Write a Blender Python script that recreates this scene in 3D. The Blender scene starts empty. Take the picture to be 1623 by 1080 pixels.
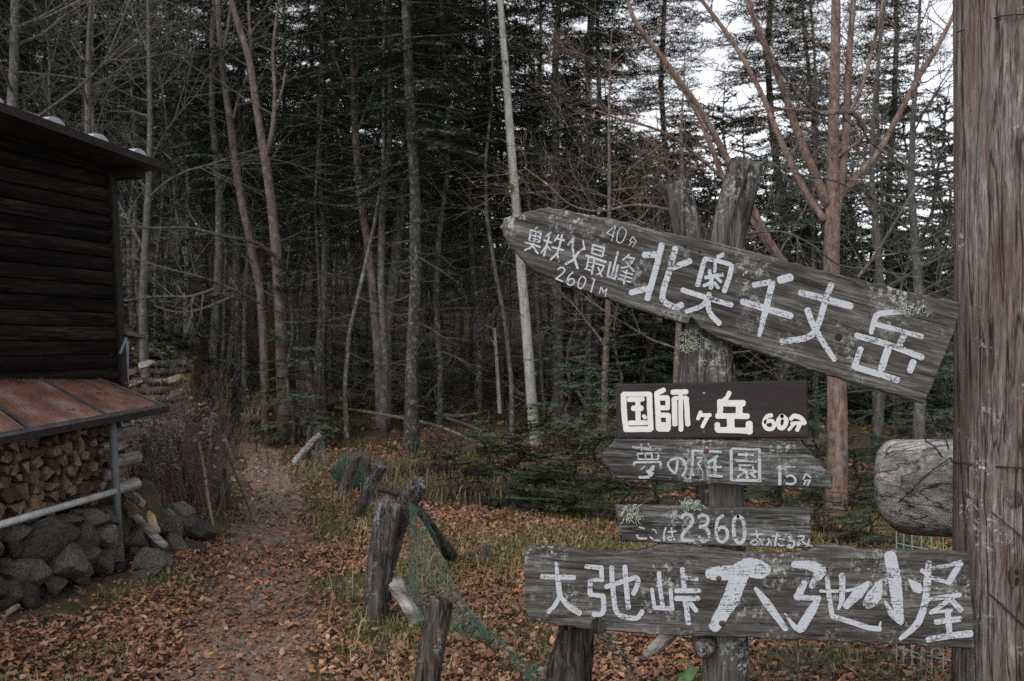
import bpy, math, random
import numpy as np
from mathutils import Vector, Matrix, noise as mnoise

# ------------------------------------------------------------------ camera, sky, sun, exposure
scene = bpy.context.scene
COL = scene.collection
EYE = 1.55
FPX = 1578.0

cam_d = bpy.data.cameras.new('camera')
cam_d.sensor_width = 36.0
cam_d.lens = 36.0 * FPX / 1623.0
cam_d.clip_end = 600
cam_d.dof.use_dof = True
cam_d.dof.focus_distance = 3.35
cam_d.dof.aperture_fstop = 6.0
cam = bpy.data.objects.new('camera', cam_d)
COL.objects.link(cam)
cam.location = (0, 0, EYE)
cam.rotation_euler = (math.radians(90), 0, 0)
scene.camera = cam

SUN_EL, SUN_AZ = math.radians(48), math.radians(215)   # azimuth clockwise from +Y (behind the camera, to the left)
world = bpy.data.worlds.new('World'); scene.world = world; world.use_nodes = True
wn = world.node_tree.nodes; wl = world.node_tree.links
wn.clear()
sky = wn.new('ShaderNodeTexSky'); sky.sky_type = 'NISHITA'; sky.sun_disc = False
sky.sun_elevation = SUN_EL; sky.sun_rotation = SUN_AZ
sky.altitude = 2300; sky.air_density = 1.0; sky.dust_density = 4.0; sky.ozone_density = 1.0
hs = wn.new('ShaderNodeHueSaturation'); hs.inputs['Saturation'].default_value = 0.16
bg = wn.new('ShaderNodeBackground'); bg.inputs['Strength'].default_value = 0.15
wo = wn.new('ShaderNodeOutputWorld')
wl.new(sky.outputs[0], hs.inputs['Color']); wl.new(hs.outputs[0], bg.inputs['Color']); wl.new(bg.outputs[0], wo.inputs['Surface'])

sl = bpy.data.lights.new('sun', 'SUN'); sl.energy = 0.9; sl.angle = math.radians(30); sl.color = (1.0, 0.97, 0.93)
so = bpy.data.objects.new('sun', sl); COL.objects.link(so)
sd = Vector((math.sin(SUN_AZ) * math.cos(SUN_EL), math.cos(SUN_AZ) * math.cos(SUN_EL), math.sin(SUN_EL)))
so.rotation_euler = sd.to_track_quat('Z', 'Y').to_euler()

vs = scene.view_settings
vs.view_transform = 'Standard'; vs.look = 'None'; vs.gamma = 1.0; vs.use_curve_mapping = False
vs.exposure = 1.15
cy = scene.cycles
cy.max_bounces = 5; cy.diffuse_bounces = 3; cy.glossy_bounces = 2; cy.transmission_bounces = 2; cy.transparent_max_bounces = 4
cy.use_denoising = False
cy.use_adaptive_sampling = True; cy.adaptive_threshold = 0.006
cy.caustics_reflective = False; cy.caustics_refractive = False

rng = random.Random(7)

# ------------------------------------------------------------------ helpers
def P(px, py, d):
    return Vector(((px - 811.5) / FPX * d, d, EYE - (py - 540.0) / FPX * d))

def lerp(a, b, t): return a + (b - a) * t
def sstep(a, b, x):
    t = max(0.0, min(1.0, (x - a) / (b - a))); return t * t * (3 - 2 * t)

PATH = [(-1.05, 2.0), (-1.24, 4.5), (-1.72, 6.8), (-2.4, 10.2), (-3.45, 13.6), (-4.3, 15.8), (-4.9, 19.0)]
PATHW = [0.48, 0.44, 0.38, 0.36, 0.34, 0.32, 0.30]
def path_at(y):
    for i in range(len(PATH) - 1):
        if PATH[i][1] <= y <= PATH[i + 1][1]:
            t = (y - PATH[i][1]) / (PATH[i + 1][1] - PATH[i][1])
            return lerp(PATH[i][0], PATH[i + 1][0], t), lerp(PATHW[i], PATHW[i + 1], t)
    return None

def ground(x, y):
    z = 0.0
    r = max(0.0, y - 12.5)
    k = 1.0 - 0.8 * sstep(0.12, 0.42, x / max(y, 1.0))
    z += 0.05 * r * k
    z += 0.075 * max(0.0, y - 26) * k
    pc = -3.9 - 0.18 * max(0.0, y - 12.0)
    z += 0.62 * max(0.0, min(pc - x, 4.0)) * sstep(10.0, 13.0, y)
    z += 0.12 * mnoise.noise(Vector((x * .35, y * .35, 3.1))) * sstep(3.5, 9, y)
    z += 0.035 * mnoise.noise(Vector((x * 1.7, y * 1.7, 7.7)))
    p = path_at(y)
    if p:
        dx = abs(x - p[0]) / p[1]
        z -= 0.06 * (1 - sstep(0.6, 1.5, dx))
    return z

class MB:
    def __init__(s): s.v = []; s.f = []; s.c = []
    def add(s, vs, fs, c=None):
        n = len(s.v); s.v.extend(vs)
        for f in fs: s.f.append([i + n for i in f])
        if c is not None: s.c.extend([c] * len(vs))
        return n

ORG = {}
def obj(name, mb, mat, parent=None, loc=None, smooth=False, col=False):
    me = bpy.data.meshes.new(name)
    base = Vector(ORG.get(parent.name, (0, 0, 0))) if parent else Vector((0, 0, 0))
    org = Vector(loc) if loc is not None else base.copy()
    arr = np.array([tuple(v) for v in mb.v], dtype=np.float64) - np.array(tuple(org))
    me.from_pydata(arr.tolist(), [], mb.f)
    if col and mb.c:
        ca = me.color_attributes.new('col', 'FLOAT_COLOR', 'POINT')
        ca.data.foreach_set('color', np.array([(c[0], c[1], c[2], 1) for c in mb.c], dtype=np.float32).ravel())
    if smooth: me.polygons.foreach_set('use_smooth', [True] * len(me.polygons))
    me.materials.append(mat)
    o = bpy.data.objects.new(name, me); COL.objects.link(o)
    if parent: o.parent = parent
    o.location = org - base
    ORG[o.name] = tuple(org)
    return o

def obj_np(name, V, F, mat, C=None, parent=None):
    me = bpy.data.meshes.new(name)
    V = np.asarray(V, np.float32); F = np.asarray(F, np.int32); k = F.shape[1]
    if parent: V = V - np.array(ORG[parent.name], np.float32)
    me.vertices.add(len(V)); me.vertices.foreach_set('co', V.ravel())
    me.loops.add(F.size); me.loops.foreach_set('vertex_index', F.ravel())
    me.polygons.add(len(F)); me.polygons.foreach_set('loop_start', np.arange(0, F.size, k, dtype=np.int32))
    me.update(calc_edges=True)
    if C is not None:
        ca = me.color_attributes.new('col', 'FLOAT_COLOR', 'POINT')
        cc = np.ones((len(V), 4), np.float32); cc[:, :3] = C
        ca.data.foreach_set('color', cc.ravel())
    me.materials.append(mat)
    o = bpy.data.objects.new(name, me); COL.objects.link(o)
    if parent: o.parent = parent
    ORG[o.name] = tuple(ORG[parent.name]) if parent else (0, 0, 0)
    return o

def tag(o, label=None, cat=None, group=None, kind=None):
    if label: o['label'] = label
    if cat: o['category'] = cat
    if group: o['group'] = group
    if kind: o['kind'] = kind
    return o

def thing(name, label, cat, loc=(0, 0, 0), group=None):
    o = bpy.data.objects.new(name, None); COL.objects.link(o)
    o.empty_display_size = 0.1
    o.location = loc; ORG[o.name] = tuple(loc)
    return tag(o, label, cat, group)

def copy_thing(o, parent=None):
    c = o.copy(); COL.objects.link(c); c.parent = parent
    for ch in list(o.children): copy_thing(ch, c)
    return c

def tube(mb, pts, rad, n=6, cap=True, jit=0.0, c=None, rnd=None, flat=None):
    rnd = rnd or rng
    pts = [Vector(p) for p in pts]
    t0 = (pts[1] - pts[0]).normalized()
    a = Vector((1, 0, 0)) if abs(t0.x) < .8 else Vector((0, 1, 0))
    u = t0.cross(a).normalized(); v = t0.cross(u)
    base = len(mb.v); prev = t0; ph = rnd.random() * 6.28
    prof = [1 + jit * (rnd.random() - .5) * 2 for _ in range(n)]
    for i, p in enumerate(pts):
        t = (pts[min(i + 1, len(pts) - 1)] - pts[max(i - 1, 0)])
        t = t.normalized() if t.length > 1e-9 else prev
        q = prev.rotation_difference(t); u = q @ u; v = q @ v; prev = t
        r = rad[i] if hasattr(rad, '__len__') else rad
        for k in range(n):
            an = ph + 6.28318 * k / n
            rr = r * prof[k] * (1 + jit * .5 * (rnd.random() - .5))
            mb.v.append(p + u * (math.cos(an) * rr) + v * (math.sin(an) * rr))
            if c is not None: mb.c.append(c)
    for i in range(len(pts) - 1):
        for k in range(n):
            k2 = (k + 1) % n
            mb.f.append([base + i * n + k, base + i * n + k2, base + (i + 1) * n + k2, base + (i + 1) * n + k])
    if cap and n > 2:
        mb.f.append([base + k for k in range(n)][::-1])
        mb.f.append([base + (len(pts) - 1) * n + k for k in range(n)])

def box(mb, o, ex, ey, ez, c=None):
    o = Vector(o); ex = Vector(ex); ey = Vector(ey); ez = Vector(ez)
    vs = [o + ex * a + ey * b + ez * d for d in (0, 1) for b in (0, 1) for a in (0, 1)]
    mb.add(vs, [[0, 2, 3, 1], [4, 5, 7, 6], [0, 1, 5, 4], [2, 6, 7, 3], [0, 4, 6, 2], [1, 3, 7, 5]], c)

def dense(pts, rad, seg):
    """resample a polyline (with radii) with Catmull-Rom"""
    P_ = [Vector(p) for p in pts]; out = []; ro = []
    for i in range(len(P_) - 1):
        p0 = P_[max(i - 1, 0)]; p1 = P_[i]; p2 = P_[i + 1]; p3 = P_[min(i + 2, len(P_) - 1)]
        for k in range(seg):
            t = k / seg
            out.append(0.5 * ((2 * p1) + (p2 - p0) * t + (2 * p0 - 5 * p1 + 4 * p2 - p3) * t * t + (3 * p1 - p0 - 3 * p2 + p3) * t ** 3))
            ro.append(lerp(rad[i], rad[i + 1], t))
    out.append(P_[-1]); ro.append(rad[-1])
    return out, ro

# ------------------------------------------------------------------ materials
def new_mat(name):
    m = bpy.data.materials.new(name); m.use_nodes = True
    nt = m.node_tree; b = nt.nodes['Principled BSDF']
    b.inputs['Roughness'].default_value = 0.85
    b.inputs['Specular IOR Level'].default_value = 0.06
    return m, nt, b

def ramp(nt, fac, stops):
    r = nt.nodes.new('ShaderNodeValToRGB')
    el = r.color_ramp.elements
    while len(el) > 1: el.remove(el[-1])
    el[0].position = stops[0][0]; el[0].color = (*stops[0][1], 1)
    for p, c in stops[1:]:
        e = el.new(p); e.color = (*c, 1)
    nt.links.new(fac, r.inputs[0]); return r.outputs[0]

def coords(nt, scale, rot=(0, 0, 0), random_offset=False, kind='Object'):
    tc = nt.nodes.new('ShaderNodeTexCoord'); mp = nt.nodes.new('ShaderNodeMapping')
    mp.inputs['Scale'].default_value = scale; mp.inputs['Rotation'].default_value = rot
    out = tc.outputs[kind]
    if random_offset:
        oi = nt.nodes.new('ShaderNodeObjectInfo'); ad = nt.nodes.new('ShaderNodeVectorMath'); ad.operation = 'ADD'
        ml = nt.nodes.new('ShaderNodeMath'); ml.operation = 'MULTIPLY'; ml.inputs[1].default_value = 37.0
        nt.links.new(oi.outputs['Random'], ml.inputs[0])
        nt.links.new(out, ad.inputs[0]); nt.links.new(ml.outputs[0], ad.inputs[1]); out = ad.outputs[0]
    nt.links.new(out, mp.inputs['Vector']); return mp.outputs[0]

def nz(nt, vec, scale, detail=4, rough=.6, dist=0.0):
    n = nt.nodes.new('ShaderNodeTexNoise'); n.inputs['Scale'].default_value = scale
    n.inputs['Detail'].default_value = detail; n.inputs['Roughness'].default_value = rough; n.inputs['Distortion'].default_value = dist
    nt.links.new(vec, n.inputs['Vector']); return n.outputs['Fac']

def mix(nt, fac, a, b):
    m = nt.nodes.new('ShaderNodeMix'); m.data_type = 'RGBA'
    if isinstance(fac, (int, float)): m.inputs[0].default_value = fac
    else: nt.links.new(fac, m.inputs[0])
    for s, x in ((6, a), (7, b)):
        if isinstance(x, tuple): m.inputs[s].default_value = (*x, 1)
        else: nt.links.new(x, m.inputs[s])
    return m.outputs[2]

def bump(nt, b, h, strength, dist):
    n = nt.nodes.new('ShaderNodeBump'); n.inputs['Strength'].default_value = strength; n.inputs['Distance'].default_value = dist
    nt.links.new(h, n.inputs['Height']); nt.links.new(n.outputs[0], b.inputs['Normal'])

def madd(nt, a, b_, op='ADD'):
    m = nt.nodes.new('ShaderNodeMath'); m.operation = op
    for i, x in enumerate((a, b_)):
        if isinstance(x, (int, float)): m.inputs[i].default_value = x
        else: nt.links.new(x, m.inputs[i])
    return m.outputs[0]

def wood(name, dark, mid, light, axis=0, fine=1.0, lichen=0.0, lichen_col=(.42, .44, .42), bstr=.6, bdist=.004, rand=True, tint=None, rough=.85, crack=.75, vary=0.0):
    """weathered wood, grain stretched along the local axis"""
    m, nt, b = new_mat(name)
    s = [62 * fine] * 3; s[axis] = 4.2 * fine
    v = coords(nt, tuple(s), random_offset=rand)
    g = nz(nt, v, 1.0, 6, .68, .35)
    s2 = [230 * fine] * 3; s2[axis] = 18 * fine
    v2 = coords(nt, tuple(s2), random_offset=rand)
    g2 = nz(nt, v2, 1.0, 3, .7)
    s3 = [9 * fine] * 3; s3[axis] = 2.2 * fine
    g3 = nz(nt, coords(nt, tuple(s3), random_offset=rand), 1.0, 4, .6, .5)
    h = madd(nt, madd(nt, g, madd(nt, g2, .55, 'MULTIPLY')), .62, 'MULTIPLY')
    c = ramp(nt, h, [(.36, dark), (.475, mid), (.60, light)])
    if tint:
        c = mix(nt, ramp(nt, madd(nt, madd(nt, g3, .55, 'MULTIPLY'), madd(nt, h, .45, 'MULTIPLY')), [(.468, (0, 0, 0)), (.515, (.58,) * 3)]), c, tint)
    else:
        c = mix(nt, ramp(nt, g3, [(.40, (.55,) * 3), (.62, (0, 0, 0))]), c, dark)
    s4 = [15 * fine] * 3; s4[axis] = .9 * fine
    ck = ramp(nt, nz(nt, coords(nt, tuple(s4), random_offset=rand), 1.0, 3, .55, .3), [(.478, (0, 0, 0)), (.497, (1, 1, 1)), (.503, (1, 1, 1)), (.522, (0, 0, 0))])
    c = mix(nt, madd(nt, ck, crack, 'MULTIPLY'), c, tuple(x * .45 for x in dark))
    h = madd(nt, h, madd(nt, ck, .5 * crack, 'MULTIPLY'), 'SUBTRACT')
    if lichen > 0:
        lv = coords(nt, (1, 1, 1), random_offset=rand)
        ln = nz(nt, lv, 55, 5, .75); lm = nz(nt, lv, 5.5, 3, .6)
        lf = madd(nt, ramp(nt, ln, [(.56 - .1 * lichen, (0, 0, 0)), (.62, (1, 1, 1))]), ramp(nt, lm, [(.62 - .25 * lichen, (0, 0, 0)), (.72, (1, 1, 1))]), 'MULTIPLY')
        c = mix(nt, lf, c, lichen_col)
    if vary:
        oi = nt.nodes.new('ShaderNodeObjectInfo'); hv = nt.nodes.new('ShaderNodeHueSaturation'); mr = nt.nodes.new('ShaderNodeMapRange')
        mr.inputs[3].default_value = 1 - vary; mr.inputs[4].default_value = 1 + vary
        nt.links.new(oi.outputs['Random'], mr.inputs[0]); nt.links.new(mr.outputs[0], hv.inputs['Value']); nt.links.new(c, hv.inputs['Color']); c = hv.outputs[0]
    nt.links.new(c, b.inputs['Base Color'])
    b.inputs['Roughness'].default_value = rough
    bump(nt, b, h, bstr, bdist)
    return m

def bark(name, cols, scale=1.0, lichen=0.3, lichen_col=(.30, .31, .28), rings=False, bstr=.7):
    m, nt, b = new_mat(name)
    sc = (26 * scale, 26 * scale, 7 * scale) if not rings else (5 * scale, 5 * scale, 22 * scale)
    g = nz(nt, coords(nt, sc, random_offset=True), 1.0, 5, .65, .4)
    g2 = nz(nt, coords(nt, (3 * scale, 3 * scale, 2.0 * scale), random_offset=True), 1.0, 3, .55)
    n = len(cols)
    c = ramp(nt, g, [(.30 + .4 * i / max(1, n - 1), cols[i]) for i in range(n)])
    c = mix(nt, ramp(nt, g2, [(.35, (.5,) * 3), (.6, (0, 0, 0))]), c, cols[0])
    if lichen:
        l1 = nz(nt, coords(nt, (1, 1, 1), random_offset=True), 17 * scale, 5, .7)
        c = mix(nt, ramp(nt, l1, [(.58 - .12 * lichen, (0, 0, 0)), (.66, (.9,) * 3)]), c, lichen_col)
    nt.links.new(c, b.inputs['Base Color']); bump(nt, b, g, bstr, .012)
    return m

def plain(name, c, c2=None, scale=6, rough=.8, spec=.1, metal=0.0, bstr=.2, bd=.003):
    m, nt, b = new_mat(name)
    g = nz(nt, coords(nt, (1, 1, 1), random_offset=True), scale, 5, .6)
    c2 = c2 or tuple(x * .6 for x in c)
    nt.links.new(ramp(nt, g, [(.32, c2), (.68, c)]), b.inputs['Base Color'])
    b.inputs['Roughness'].default_value = rough; b.inputs['Specular IOR Level'].default_value = spec; b.inputs['Metallic'].default_value = metal
    bump(nt, b, g, bstr, bd)
    return m

def attr_mat(name, rough=.75, spec=.08, transl=0.0, var=0.0):
    m, nt, b = new_mat(name)
    a = nt.nodes.new('ShaderNodeAttribute'); a.attribute_name = 'col'
    nt.links.new(a.outputs['Color'], b.inputs['Base Color'])
    b.inputs['Roughness'].default_value = rough; b.inputs['Specular IOR Level'].default_value = spec
    return m

def paint(name, col, wood_c, wear=.5, cut=.58):
    m, nt, b = new_mat(name)
    v = coords(nt, (1, 1, 1))
    sp = nz(nt, v, 130, 3, .6); st = nz(nt, coords(nt, (18, 260, 260)), 1.0, 3, .65); big = nz(nt, v, 14, 3, .6)
    w = madd(nt, madd(nt, madd(nt, sp, .7, 'MULTIPLY'), madd(nt, st, .8, 'MULTIPLY')), madd(nt, big, wear, 'MULTIPLY'))
    f = ramp(nt, madd(nt, w, 1 / (1.5 + wear), 'MULTIPLY'), [(cut - .035, (0, 0, 0)), (cut + .03, (1, 1, 1))])
    shade = ramp(nt, big, [(.3, tuple(x * .86 for x in col)), (.7, col)])
    nt.links.new(mix(nt, f, shade, wood_c), b.inputs['Base Color'])
    b.inputs['Roughness'].default_value = .7
    bump(nt, b, w, .3, .0012)
    return m

M = {}
M['soil'] = None
def soil_mat():
    m, nt, b = new_mat('forest_soil')
    v = coords(nt, (1, 1, 1))
    a = nz(nt, v, 1.1, 5, .6); f = nz(nt, v, 38, 5, .7); g = nz(nt, v, 7, 4, .65)
    c = ramp(nt, f, [(.3, (.035, .024, .016)), (.5, (.095, .062, .043)), (.7, (.165, .108, .075))])
    moss = ramp(nt, f, [(.3, (.026, .030, .011)), (.6, (.075, .078, .028)), (.75, (.14, .125, .055))])
    c = mix(nt, ramp(nt, madd(nt, a, g, 'MULTIPLY'), [(.22, (0, 0, 0)), (.34, (1, 1, 1))]), c, moss)
    nt.links.new(c, b.inputs['Base Color']); bump(nt, b, f, .9, .03)
    b.inputs['Specular IOR Level'].default_value = .1
    return m
M['soil'] = soil_mat()
M['path'] = plain('path_dirt', (.262, .186, .142), (.098, .066, .049), 45, .95, .1, bstr=.9, bd=.02)
M['board'] = wood('weathered_board', (.022, .019, .018), (.078, .071, .066), (.185, .172, .164), 0, 1.0, .5, bstr=1.0, bdist=.004, crack=.5)
M['board_dark'] = wood('weathered_board_grained', (.018, .017, .016), (.072, .069, .066), (.220, .212, .206), 0, 1.15, .5, bstr=1.0, bdist=.004)
M['brown_board'] = wood('brown_stained_board', (.026, .020, .021), (.036, .029, .030), (.046, .037, .037), 0, 1.0, 0, bstr=.25, bdist=.001, crack=.15)
M['post'] = wood('weathered_post', (.024, .020, .018), (.090, .082, .077), (.195, .184, .174), 2, .8, .5, bstr=1.0, bdist=.008)
M['post_dark'] = wood('old_dark_post', (.018, .014, .012), (.062, .053, .046), (.140, .122, .108), 2, .8, .25, bstr=1.0, bdist=.01)
M['pole'] = wood('red_brown_pole', (.020, .015, .013), (.098, .083, .075), (.265, .242, .230), 2, 1.0, .2, bstr=1.0, bdist=.006, tint=(.088, .050, .042))
M['paint_blue'] = paint('worn_white_paint', (.40, .415, .445), (.085, .08, .075), .7, .548)
M['paint_worn'] = paint('faded_white_paint', (.37, .375, .38), (.08, .076, .072), .7, .545)
M['paint_cream'] = paint('cream_paint', (.56, .55, .51), (.05, .04, .04), .2, .70)
M['paint_small'] = paint('thin_white_paint', (.40, .415, .445), (.085, .08, .075), .6, .60)
M['lichen'] = plain('pale_lichen', (.40, .43, .36), (.20, .23, .17), 60, .95, .05)
M['rust'] = plain('rusty_iron', (.10, .045, .025), (.03, .018, .014), 90, .8, .3)
M['steel'] = plain('dull_nail', (.25, .25, .25), (.10, .10, .10), 80, .5, .4, .6)
M['wall'] = wood('dark_cabin_boards', (.0035, .0026, .0022), (.0115, .0082, .0068), (.036, .026, .021), 0, .45, 0, bstr=.5, bdist=.004, rough=.8, vary=.45)
M['trim'] = plain('dark_trim', (.026, .021, .020), (.012, .010, .010), 20, .7)
M['roof'] = plain('dark_roof_metal', (.070, .068, .070), (.030, .028, .028), 9, .5, .4)
M['roof_top'] = plain('pale_roof_metal', (.34, .34, .39), (.20, .20, .23), 9, .45, .5)
M['cream_wood'] = wood('pale_plank', (.11, .09, .06), (.22, .185, .13), (.34, .30, .22), 0, .8, 0)
M['awn'] = None
def awning_mat():
    m, nt, b = new_mat('rusty_corrugated_sheet')
    v = coords(nt, (1, 1, 1)); g = nz(nt, v, 5, 4, .6); g2 = nz(nt, coords(nt, (1, 1, 1)), 60, 4, .7)
    c = ramp(nt, g, [(.32, (.075, .034, .025)), (.52, (.165, .078, .052)), (.66, (.205, .150, .130))])
    c = mix(nt, ramp(nt, g2, [(.55, (0, 0, 0)), (.75, (.5,) * 3)]), c, (.20, .15, .13))
    nt.links.new(c, b.inputs['Base Color']); b.inputs['Roughness'].default_value = .42; b.inputs['Specular IOR Level'].default_value = .45
    return m
M['awn'] = awning_mat()
M['grey_paint'] = plain('grey_painted_steel', (.085, .090, .090), (.05, .052, .05), 25, .6, .35)
M['grey_blue'] = plain('blue_grey_board', (.20, .225, .26), (.13, .145, .165), 12, .7)
M['pipe'] = plain('white_plastic_pipe', (.42, .43, .43), (.27, .27, .26), 14, .4, .45)
M['stone'] = None
def stone_mat(name, c1, c2, c3, moss=.4):
    m, nt, b = new_mat(name)
    v = coords(nt, (1, 1, 1), random_offset=True)
    g = nz(nt, v, 7, 6, .65); f = nz(nt, v, 60, 4, .7)
    c = ramp(nt, madd(nt, madd(nt, g, madd(nt, f, .4, 'MULTIPLY')), .71, 'MULTIPLY'), [(.32, c1), (.5, c2), (.68, c3)])
    mz = nz(nt, v, 4.0, 5, .7)
    c = mix(nt, ramp(nt, mz, [(.60 - .1 * moss, (0, 0, 0)), (.72, (.7 * moss + .2,) * 3)]), c, (.060, .058, .026))
    oi = nt.nodes.new('ShaderNodeObjectInfo')
    hv = nt.nodes.new('ShaderNodeHueSaturation'); nt.links.new(c, hv.inputs['Color'])
    mr = nt.nodes.new('ShaderNodeMapRange'); mr.inputs[3].default_value = .55; mr.inputs[4].default_value = 1.6
    nt.links.new(oi.outputs['Random'], mr.inputs[0]); nt.links.new(mr.outputs[0], hv.inputs['Value'])
    nt.links.new(hv.outputs[0], b.inputs['Base Color']); bump(nt, b, madd(nt, g, madd(nt, f, .3, 'MULTIPLY')), 1.0, .03)
    return m
M['stone'] = stone_mat('grey_fieldstone', (.036, .031, .027), (.100, .088, .078), (.205, .185, .168), 1.0)
M['pebble'] = stone_mat('pale_path_stone', (.10, .085, .075), (.20, .175, .16), (.34, .31, .29), 0)
def split_mat():
    m, nt, b = new_mat('split_firewood')
    g = nz(nt, coords(nt, (4, 60, 60), random_offset=True), 1.0, 5, .65, .3)
    g2 = nz(nt, coords(nt, (1, 1, 1), random_offset=True), 12, 3, .6)
    c = ramp(nt, madd(nt, madd(nt, g, g2), .5, 'MULTIPLY'), [(.36, (.040, .024, .016)), (.5, (.125, .075, .046)), (.64, (.240, .160, .105))])
    oi = nt.nodes.new('ShaderNodeObjectInfo')
    c = mix(nt, ramp(nt, oi.outputs['Random'], [(.1, (.85,) * 3), (.75, (.0,) * 3)]), c, (.030, .020, .015))
    nt.links.new(c, b.inputs['Base Color']); bump(nt, b, g, .6, .004)
    return m
M['log_end'] = split_mat()
M['log_dark'] = bark('firewood_bark', [(.030, .022, .018), (.070, .052, .042), (.14, .115, .10)], 1.2, .2)
M['log_white'] = bark('white_birch_log', [(.05, .042, .037), (.20, .185, .17), (.36, .34, .325)], 1.0, 0, rings=True)
M['fresh_wood'] = wood('fresh_split_wood', (.20, .145, .085), (.36, .28, .18), (.50, .41, .30), 2, .6, 0)
M['bark_fir'] = bark('fir_bark', [(0.0179, 0.0147, 0.0121), (0.0448, 0.0390, 0.0339), (0.0863, 0.0781, 0.0704)], 1.0, .55, (.16, .165, .15))
M['bark_pale'] = bark('pale_fir_bark', [(0.0449, 0.0393, 0.0342), (0.1039, 0.0955, 0.0853), (0.1685, 0.1601, 0.1460)], .9, .5, (.23, .23, .21))
M['bark_white'] = bark('white_trunk_bark', [(0.1600, 0.1480, 0.1320), (0.3200, 0.3080, 0.2840), (0.4480, 0.4360, 0.4080)], .8, .35, (.33, .31, .27))
M['bark_red'] = bark('red_birch_bark', [(.055, .036, .029), (.165, .100, .076), (.285, .210, .172)], 1.0, .9, (.185, .165, .150), rings=False, bstr=.8)
M['bark_redgrey'] = bark('red_grey_birch_bark', [(.050, .038, .032), (.110, .080, .066), (.180, .150, .130)], .6, .7, (.17, .155, .14), rings=False, bstr=.4)
M['twig'] = bark('grey_twigs', [(0.0389, 0.0342, 0.0311), (0.0855, 0.0778, 0.0716), (0.1400, 0.1322, 0.1244)], 1.5, .4, (.17, .17, .155))
M['twig_dark'] = bark('dark_dead_twigs', [(0.0224, 0.0184, 0.0160), (0.0560, 0.0480, 0.0416), (0.1200, 0.1080, 0.0960)], 1.5, .4, (.22, .22, .20))
M['twig_brown'] = bark('brown_twigs', [(.050, .036, .030), (.120, .086, .070), (.20, .155, .13)], 1.5, .2)
def needle_mat(name, a, b_, c_):
    m, nt, b = new_mat(name)
    g = nz(nt, coords(nt, (1, 1, 1), random_offset=True), 1.3, 4, .65)
    g2 = nz(nt, coords(nt, (1, 1, 1), random_offset=True), 14, 3, .7)
    nt.links.new(ramp(nt, madd(nt, madd(nt, g, g2), .5, 'MULTIPLY'), [(.36, a), (.5, b_), (.64, c_)]), b.inputs['Base Color'])
    b.inputs['Roughness'].default_value = .7; b.inputs['Specular IOR Level'].default_value = .08
    return m
M['needle'] = needle_mat('fir_needles', (.034, .048, .030), (.064, .086, .054), (.110, .130, .082))
M['needle_fresh'] = needle_mat('young_fir_needles', (.024, .034, .021), (.046, .062, .038), (.078, .098, .058))
M['attr_leaf'] = attr_mat('leaf_colours', .7, .12)
M['attr_grass'] = attr_mat('grass_colours', .7, .08)
M['net'] = plain('green_netting', (.062, .118, .096), (.036, .076, .062), 10, .6, .3)
M['wire'] = plain('black_wire', (.018, .018, .020), (.010, .010, .011), 30, .6, .3)
M['fence_wire'] = plain('pale_green_wire', (.30, .37, .33), (.20, .25, .22), 30, .5, .2)
M['sheet'] = plain('grey_weathered_sheet', (.23, .225, .22), (.13, .125, .12), 8, .8)
M['moss'] = plain('yellow_moss', (.120, .118, .020), (.055, .062, .012), 70, .95, .05, bstr=.9, bd=.01)
M['broad_leaf'] = plain('broad_green_leaf', (.075, .150, .050), (.040, .090, .030), 30, .55, .3)

# ------------------------------------------------------------------ terrain and path
def build_terrain():
    ys = list(np.arange(-6, 3, 1.0)) + list(np.arange(3, 16, .16)) + list(np.arange(16, 40, .7)) + list(np.arange(40, 131, 5.0))
    V = []; F = []
    nx = 130
    for y in ys:
        w = max(9.0, abs(y) * .85 + 5)
        for i in range(nx):
            x = -w + 2 * w * i / (nx - 1)
            V.append((x, y, ground(x, y)))
    for j in range(len(ys) - 1):
        for i in range(nx - 1):
            a = j * nx + i; F.append((a, a + 1, a + 1 + nx, a + nx))
    o = obj_np('ground', V, F, M['soil']); tag(o, kind='structure')
    o.data.polygons.foreach_set('use_smooth', [True] * len(o.data.polygons))
build_terrain()

def build_path():
    V = []; F = []; n = 11; rows = 0
    for y in np.arange(2.2, 18.8, .12):
        c, w = path_at(y)
        w1 = w * (1 + .30 * mnoise.noise(Vector((y * 1.3, 2, 0))) + .30 * mnoise.noise(Vector((y * 4.5, 4, 0)))); w2 = w * (1 + .30 * mnoise.noise(Vector((y * 1.3, 9, 0))) + .30 * mnoise.noise(Vector((y * 4.5, 7, 0))))
        for i in range(n):
            t = -1 + 2 * i / (n - 1)
            x = c + t * (w1 if t < 0 else w2) * 1.05
            z = ground(x, y) + .014 - .03 * (abs(t) ** 4) + .008 * mnoise.noise(Vector((x * 9, y * 9, 0)))
            V.append((x, y, z))
        rows += 1
    for j in range(rows - 1):
        for i in range(n - 1):
            a = j * n + i; F.append((a, a + 1, a + 1 + n, a + n))
    o = obj_np('path', V, F, M['path']); tag(o, kind='structure')
    o.data.polygons.foreach_set('use_smooth', [True] * len(o.data.polygons))
build_path()

# ------------------------------------------------------------------ sign boards with painted characters
def board_frame(p0, p1, d):
    """local frame of a board: origin, x axis (along board), z axis in the plane"""
    a = P(*p0, d); b = P(*p1, d); c = (a + b) / 2
    ang = math.atan2(b.z - a.z, b.x - a.x)
    return c, ang

def to_local(px, py, d, c, ang):
    w = P(px, py, d) - c
    ca, sa = math.cos(-ang), math.sin(-ang)
    return (w.x * ca - w.z * sa, w.x * sa + w.z * ca)

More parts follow.
